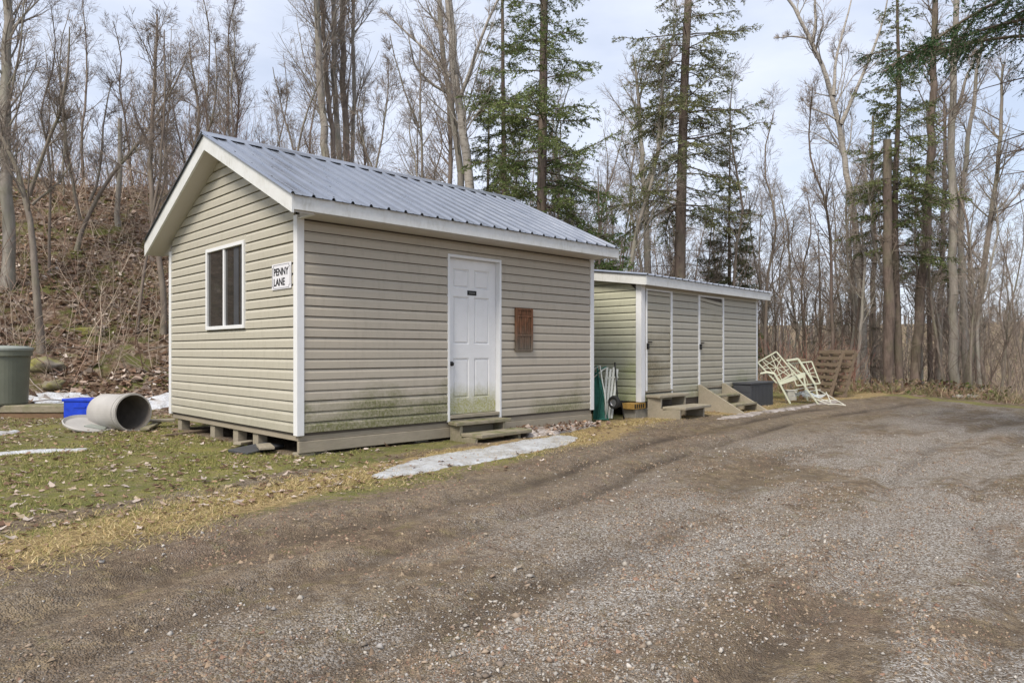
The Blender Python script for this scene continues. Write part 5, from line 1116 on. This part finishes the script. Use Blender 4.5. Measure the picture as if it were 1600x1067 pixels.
MB().box((-.29, -.18, 0), (.29, .18, .37)).build('body', M['blue'], bx0, .02); MB().box((-.305, -.195, .345), (.305, .195, .39)).build('rim', M['blue'], bx0, .01); MB().box((-.10, -.189, .25), (.10, -.1812, .28)).build('handle', M['blue'], bx0)
# scrap under the gable wall
for i, (u_, v_, ln, w_, a, z_, mt_, lb) in enumerate(((-.12, .75, .55, .3, 20, .02, 'box', 'dark slab of roofing lying under the gable wall'), (-.08, .62, .5, .16, 70, .06, 'wood', 'grey board lying on the dark roofing slab'), (.05, 1.35, .5, .1, 35, .02, 'wood', 'short grey board between the foundation posts'), (-.05, 3.0, .8, .1, 15, .02, 'pallet', 'orange-brown board at the back foundation post'), (-.25, 3.95, .7, .12, 60, .04, 'woodm', 'mossy board at the back corner of the gabled shed'), (-.1, 4.2, .5, .14, -20, .10, 'wood', 'grey plank tipped up at the back corner of the gabled shed'))):
    x, y, _ = loc1(u_, v_, 0); o = MB().box((-ln / 2, -w_ / 2, 0), (ln / 2, w_ / 2, .03)).build('scrap_board', M[mt_], None, .004); o.location = (x, y, gz_at(x, y) + z_ - .01); o.rotation_euler = (R(random.uniform(-4, 4)), R(random.uniform(-3, 3)), SA + R(a)); tag(o, lb, 'board', 'scrap boards round the gabled shed')
# mossy boulders at the foot of the hill
rkrng = np.random.default_rng(3)
for i, (px, py, s_, lb) in enumerate(((70, 572, .30, 'flat mossy boulder at the foot of the dark bent tree'), (85, 602, .22, 'round moss-capped boulder behind the timbers'), (300 - 160, 520, .25, 'small mossy rock in the leaves above the blue tote'))):
    b = ground_hit(px, py); me = bpy.data.meshes.new('boulder'); bm = bmesh.new(); bmesh.ops.create_icosphere(bm, subdivisions=3, radius=1)
    for v in bm.verts: v.co = Vector((v.co.x * 1.25, v.co.y * .9, v.co.z * .55)) * (1 + .75 * (float(fbm(np.array([v.co.x * 1.4 + i * 9 + v.co.z]), np.array([v.co.y * 1.4 - v.co.z]), 5, 3)[0]) - .5) * 2) * s_
    bm.to_mesh(me); bm.free(); me.polygons.foreach_set('use_smooth', np.ones(len(me.polygons), bool))
    o = link('boulder', me, M['rock']); o.location = (b[0], b[1], b[2] - s_ * .02); o.rotation_euler = (0, 0, i * 1.7); tag(o, lb, 'rock')

# between the sheds
def facing(x, y): return -math.atan2(x, y)
x, y = 1.47, 11.35; gq = gz_at(x, y)
fc = empty('folded_chair', (x, y, gq), facing(x, y), 'folded green lawn chair leaning in the gap between the sheds', 'chair', 'folded chairs between the sheds')
MB().add([(-.16, .05, .02), (.03, -.02, .02), (.0, .12, .62), (-.14, .16, .80), (-.16, .075, .02), (.03, .005, .02), (.0, .145, .62), (-.14, .185, .80)], [(0, 1, 2, 3), (7, 6, 5, 4), (0, 4, 5, 1), (1, 5, 6, 2), (2, 6, 7, 3), (3, 7, 4, 0)]).build('sling', M['green'], fc)
MB().tube([(-.10, -.06, .0), (-.03, .05, .40), (-.10, .14, .88), (-.16, .2, .86)], .012, 8).tube([(.08, -.06, .0), (.02, .02, .35), (-.08, .12, .70)], .012, 8).tube([(-.12, -.05, .03), (.09, -.05, .03)], .014, 8).tube([(-.18, .1, .70), (-.03, .12, .84), (.06, .14, .87)], .010, 8).build('frame', M['green'], fc, 0, True)
MB().tube([(-.18, .12, .82), (-.05, .1, .88), (-.01, .06, .62), (.03, .0, .42), (.05, -.04, .1)], .011, 8).tube([(-.17, .12, .68), (.05, .14, .86)], .010, 8).build('arm_tube', M['whitep'], fc, 0, True)
fw = empty('folded_chair', (x + .13, y + .22, gz_at(x + .13, y + .22)), facing(x, y), 'folded white slatted chair behind the green lawn chair', 'chair', 'folded chairs between the sheds')
for k in range(4): MB().bar((-.10 + k * .045, .02, .02), (-.03 + k * .055, .16, .86 - .03 * (k % 2)), .038, .016, (0, -1, .2)).build('slat', M['whitep'], fw, .003)
MB().bar((-.10, .06, .30), (.10, .06, .32), .02, .03).bar((-.07, .13, .68), (.15, .13, .70), .02, .03).build('crossbar', M['whitep'], fw)
xw, yw = 1.66, 11.42; hc = empty('hand_cart', (xw, yw, gz_at(xw, yw)), facing(xw, yw) + R(-35), 'small cart wheel with black tyre beside the folded chairs', 'cart')
wz = Matrix.Translation((0, 0, .305)) @ Matrix.Rotation(R(90), 4, 'X')
wl = MB().lathe([(.058, -.028), (.085, -.034), (.103, -.026), (.110, 0), (.103, .026), (.085, .034), (.058, .028), (.058, -.028)], 28, wz).build('wheel', M['rubber'], hc, 0, True)
MB().lathe([(0, -.012), (.018, -.03), (.02, -.012), (.05, -.016), (.059, -.026), (.059, .026), (.05, .016), (0, .016)], 20, wz).build('rim', M['steel'], wl)
MB().tube([(0, .0, .305), (.0, .30, .305)], .01, 8).tube([(0, .20, .305), (.02, .25, .02)], .012, 8).tube([(0, .10, .305), (-.10, .16, .95)], .012, 8).build('frame', M['black'], hc)

# beside the low shed
p = loc2(3.36, -.42, 0); db = empty('deck_box', (p[0], p[1], gz_at(p[0], p[1])), SB, 'dark grey plastic deck box beside the low shed stairs', 'storage box')
MB().box((0, 0, -.04), (1.10, .375, .455)).build('body', M['box'], db, .008)
for k in range(16): MB().box((.02 + k * .067, -.008, -.02), (.06 + k * .067, -.0005, .43)).build('rib', M['box'], db, .002)
for k in range(3): MB().box((-.007, .01, .02 + k * .14), (-.0005, .365, .14 + k * .14)).build('rib', M['box'], db, .002)
MB().box((-.02, -.02, .457), (1.12, .38, .50)).build('lid', M['box'], db, .008)
ck = 15.2; cxw = (1222 - CX) / F * ck; cb = np.array([cxw, ck, gz_at(cxw, ck)])
def q2(px, py, dy=0.0):
    s_ = ck / F; return Vector(((px - 1222) * s_, dy, (634 - py) * s_))
ch = empty('patio_chair', tuple(cb), facing(cxw, ck), 'pale green metal patio chair tipped over against the deck box', 'chair', 'scrapped patio chairs')
A, B, C, D = (1213.6, 553), (1239.5, 586), (1214, 602), (1186, 570)
lerp = lambda p_, q_, t_: (p_[0] + (q_[0] - p_[0]) * t_, p_[1] + (q_[1] - p_[1]) * t_)
bf = MB()
for a_, b_ in ((A, B), (B, C), (C, D), (D, A)): bf.bar(q2(*a_), q2(*b_), .028, .04, (0, 1, 0))
bf.build('back_frame', M['chair'], ch)
ib = MB(); cn = lerp(A, C, .52); br_ = .016
for e0, e1 in ((A, B), (B, C), (C, D), (D, A)):
    for t_ in (.3, .7): ib.bar(q2(*cn, .004), q2(*lerp(e0, e1, t_), .004), br_, .012, (0, 1, 0))
for t_ in (.24, .78): ib.bar(q2(*lerp(A, D, t_), .01), q2(*lerp(B, C, t_), .01), br_, .012, (0, 1, 0)); ib.bar(q2(*lerp(A, B, t_), .012), q2(*lerp(D, C, t_), .012), br_, .012, (0, 1, 0))
ib.build('back_lattice', M['chair'], ch)
MB().add([tuple(q2(1215, 600, -.02)), tuple(q2(1255, 586, -.02)), tuple(q2(1255, 586, .42)), tuple(q2(1215, 600, .42)), tuple(q2(1217, 606, -.02)), tuple(q2(1256, 592, -.02)), tuple(q2(1256, 592, .42)), tuple(q2(1217, 606, .42))], [(0, 1, 2, 3), (7, 6, 5, 4), (0, 4, 5, 1), (1, 5, 6, 2), (2, 6, 7, 3), (3, 7, 4, 0)]).build('seat', M['chair'], ch)
for dy in (-.04, .44):
    MB().bar(q2(1211, 588, dy), q2(1234, 634, dy), .035, .055, (0, 1, 0)).build('leg', M['chair'], ch, .004); MB().bar(q2(1240, 586, dy), q2(1274, 634, dy + .05), .03, .045, (0, 1, 0)).build('leg', M['chair'], ch, .004)
    MB().tube([q2(1190, 588, dy), q2(1200, 586, dy), q2(1211, 588, dy)], .02, 8).build('arm', M['chair'], ch)
ch2 = empty('patio_chair', tuple(np.array([(1260 - CX) / F * 15.9, 15.9, gz_at((1260 - CX) / F * 15.9, 15.9)])), facing(cxw, ck), 'pale green patio chair frame upended behind the tipped chair', 'chair', 'scrapped patio chairs')
def q3(px, py, dy=0.0): s_ = 15.9 / F; return Vector(((px - 1260) * s_, dy, (632 - py) * s_))
for dy in (0, .42):
    MB().bar(q3(1231, 569, dy), q3(1248, 566, dy), .04, .05, (0, 1, 0)).bar(q3(1248, 566, dy), q3(1273, 606, dy), .045, .05, (0, 1, 0)).bar(q3(1233, 572, dy), q3(1256, 592, dy), .03, .04, (0, 1, 0)).build('side_frame', M['chair'], ch2, .004)
    MB().bar(q3(1256, 590, dy + .03), q3(1262, 632, dy + .03), .035, .045, (0, 1, 0)).bar(q3(1273, 606, dy + .02), q3(1278, 632, dy + .02), .03, .04, (0, 1, 0)).build('leg', M['chair'], ch2, .004)
MB().bar(q3(1248, 568, 0), q3(1248, 568, .42), .03).bar(q3(1262, 590, 0), q3(1262, 590, .42), .03).bar(q3(1234, 571, 0), q3(1234, 571, .42), .03).build('crossbar', M['chair'], ch2)
pf = MB(); PA, PB, PC, PD = (1234, 574), (1268, 570), (1280, 604), (1246, 608)
for a_, b_ in ((PA, PB), (PB, PC), (PC, PD), (PD, PA)): pf.bar(q3(*a_, .1), q3(*b_, .1), .026, .04, (0, 1, 0))
for t_ in (.25, .5, .75): pf.bar(q3(*lerp(PA, PB, t_), .105), q3(*lerp(PD, PC, t_), .105), .014, .014, (0, 1, 0)); pf.bar(q3(*lerp(PA, PD, t_), .11), q3(*lerp(PB, PC, 1 - t_), .11), .014, .014, (0, 1, 0))
pf.build('back_panel', M['chair'], ch2)
rx = ground_hit(1278, 630); rk = empty('wire_rack', tuple(rx), facing(rx[0], rx[1]), 'collapsed white wire rack on the ground by the scrap chairs', 'rack'); s_ = rx[1] / F
w3 = lambda px, z, dy: Vector(((px - 1278) * s_, dy, z))
wr = MB()
for a_, b_ in (((1238, .24, .5), (1292, .02, -.55)), ((1238, .24, .5), (1270, .30, 1.1)), ((1270, .30, 1.1), (1314, .01, -.35)), ((1292, .02, -.55), (1316, .01, -.55)), ((1252, .18, .2), (1282, .26, .85)), ((1265, .12, -.05), (1292, .18, .4)), ((1280, .07, -.35), (1304, .08, .0)), ((1258, .16, .3), (1296, .05, -.35)), ((1290, .22, .5), (1296, .04, -.45))):
    wr.tube([w3(*a_), (w3(*a_) + w3(*b_)) / 2 + Vector((0, 0, .015)), w3(*b_)], .011, 6)
wr.build('wires', M['wire'], rk)
sp = MB(); N_ = 9; rgp = np.random.default_rng(8)
for j in range(N_):
    for i in range(N_): sp.v.append((-.28 + .065 * i + rgp.normal(0, .015), .25 - .08 * j + rgp.normal(0, .02), .10 + .10 * rgp.random() + .12 * math.exp(-((i - 3) ** 2 + (j - 4) ** 2) / 6)))
sp.f = [(j * N_ + i, j * N_ + i + 1, (j + 1) * N_ + i + 1, (j + 1) * N_ + i) for j in range(N_ - 1) for i in range(N_ - 1)]
o = sp.build('plastic_sheet', M['plastic'], None); o.location = (rx[0] - .12, rx[1] + .25, rx[2]); tag(o, 'crumpled clear plastic sheet draped over the wire rack', 'plastic sheet')
bx_ = ground_hit(1236, 626); o = empty('white_tub', tuple(bx_), facing(bx_[0], bx_[1]) + .3, 'small dusty white tub under the tipped patio chair', 'tub')
MB().prism([(-.10, -.09), (.10, -.09), (.11, .1), (-.11, .1)], 2, 0, .22).build('body', M['bucket'], o, .012); MB().box((-.115, -.105, .221), (.12, .11, .245)).build('lid', M['bucket'], o, .006)
# plank bench and pallets
pb = at(1222, 634, 16.9); pbz = gz_at(pb[0], pb[1]); bn_ = empty('plank_bench', (pb[0], pb[1], pbz), facing(pb[0], pb[1]), 'long weathered plank laid across posts behind the scrap chairs', 'bench'); s_ = 16.9 / F
MB().box(((1150 - 1222) * s_, -.22, 1.2 - 15 * s_ - pbz), ((1256 - 1222) * s_, .22, 1.2 - 10.5 * s_ - pbz)).build('plank', M['pallet'], bn_, .006)
for xx in (1160, 1205, 1250): MB().box(((xx - 1222) * s_ - .05, -.15, -.08), ((xx - 1222) * s_ + .05, .15, 1.2 - 15.2 * s_ - pbz)).build('post', M['brown'], bn_, .005)
def pallet(loc, lab, dvec, lean, yaw=0.0):
    d = Vector((*dvec, 0)).normalized(); h = Vector((-d.y, d.x, 0)); upv = (Vector((0, 0, 1)) + h * lean).normalized(); nn_ = d.cross(upv)
    m = Matrix((d, nn_, upv)).transposed().to_4x4(); m.translation = Vector(loc)
    e = empty('pallet', (0, 0, 0), 0, lab, 'pallet', 'pallets leaning by the scrap pile'); e.matrix_world = m
    for k in range(8): MB().box((-.5, -.020, .01 + k * .163), (.5, 0, .10 + k * .163)).build('slat', M['pallet'], e, .004)
    for xx in (-.48, -.02, .44): MB().box((xx, .001, 0), (xx + .04, .09, 1.24)).build('stringer', M['pallet'], e, .004)
    for k in range(4): MB().box((-.5, .091, .01 + k * .36), (.5, .11, .10 + k * .36)).build('back_slat', M['pallet'], e, .004)
p = ground_hit(1306, 621); pallet((p[0] + .0, p[1] + .35, p[2] - .03), 'weathered pallet with its slats facing the drive', (-.24, .97), -.28)
pallet((p[0] - .33, p[1] + .3, gz_at(p[0] - .33, p[1] + .3) - .03), 'weathered pallet leaning edge-on between the plank bench and the slatted pallet', (-.10, .995), -.30)
# pale stones where the drive ends
for i, px in enumerate((1512, 1528, 1498)):
    b = ground_hit(px, 622); me = bpy.data.meshes.new('stone'); bm = bmesh.new(); bmesh.ops.create_icosphere(bm, subdivisions=2, radius=1)
    for v in bm.verts: v.co = Vector((v.co.x * 1.5, v.co.y, v.co.z * .55)) * (1 + .2 * math.sin(v.co.x * 5 + i) * math.cos(v.co.y * 4)) * (.15 - .02 * i)
    bm.to_mesh(me); bm.free(); o = link('stone', me, M['concrete']); o.location = (b[0], b[1], b[2] + .03); tag(o, 'pale flat stone on the verge where the drive ends', 'stone', 'pale stones at the drive end')
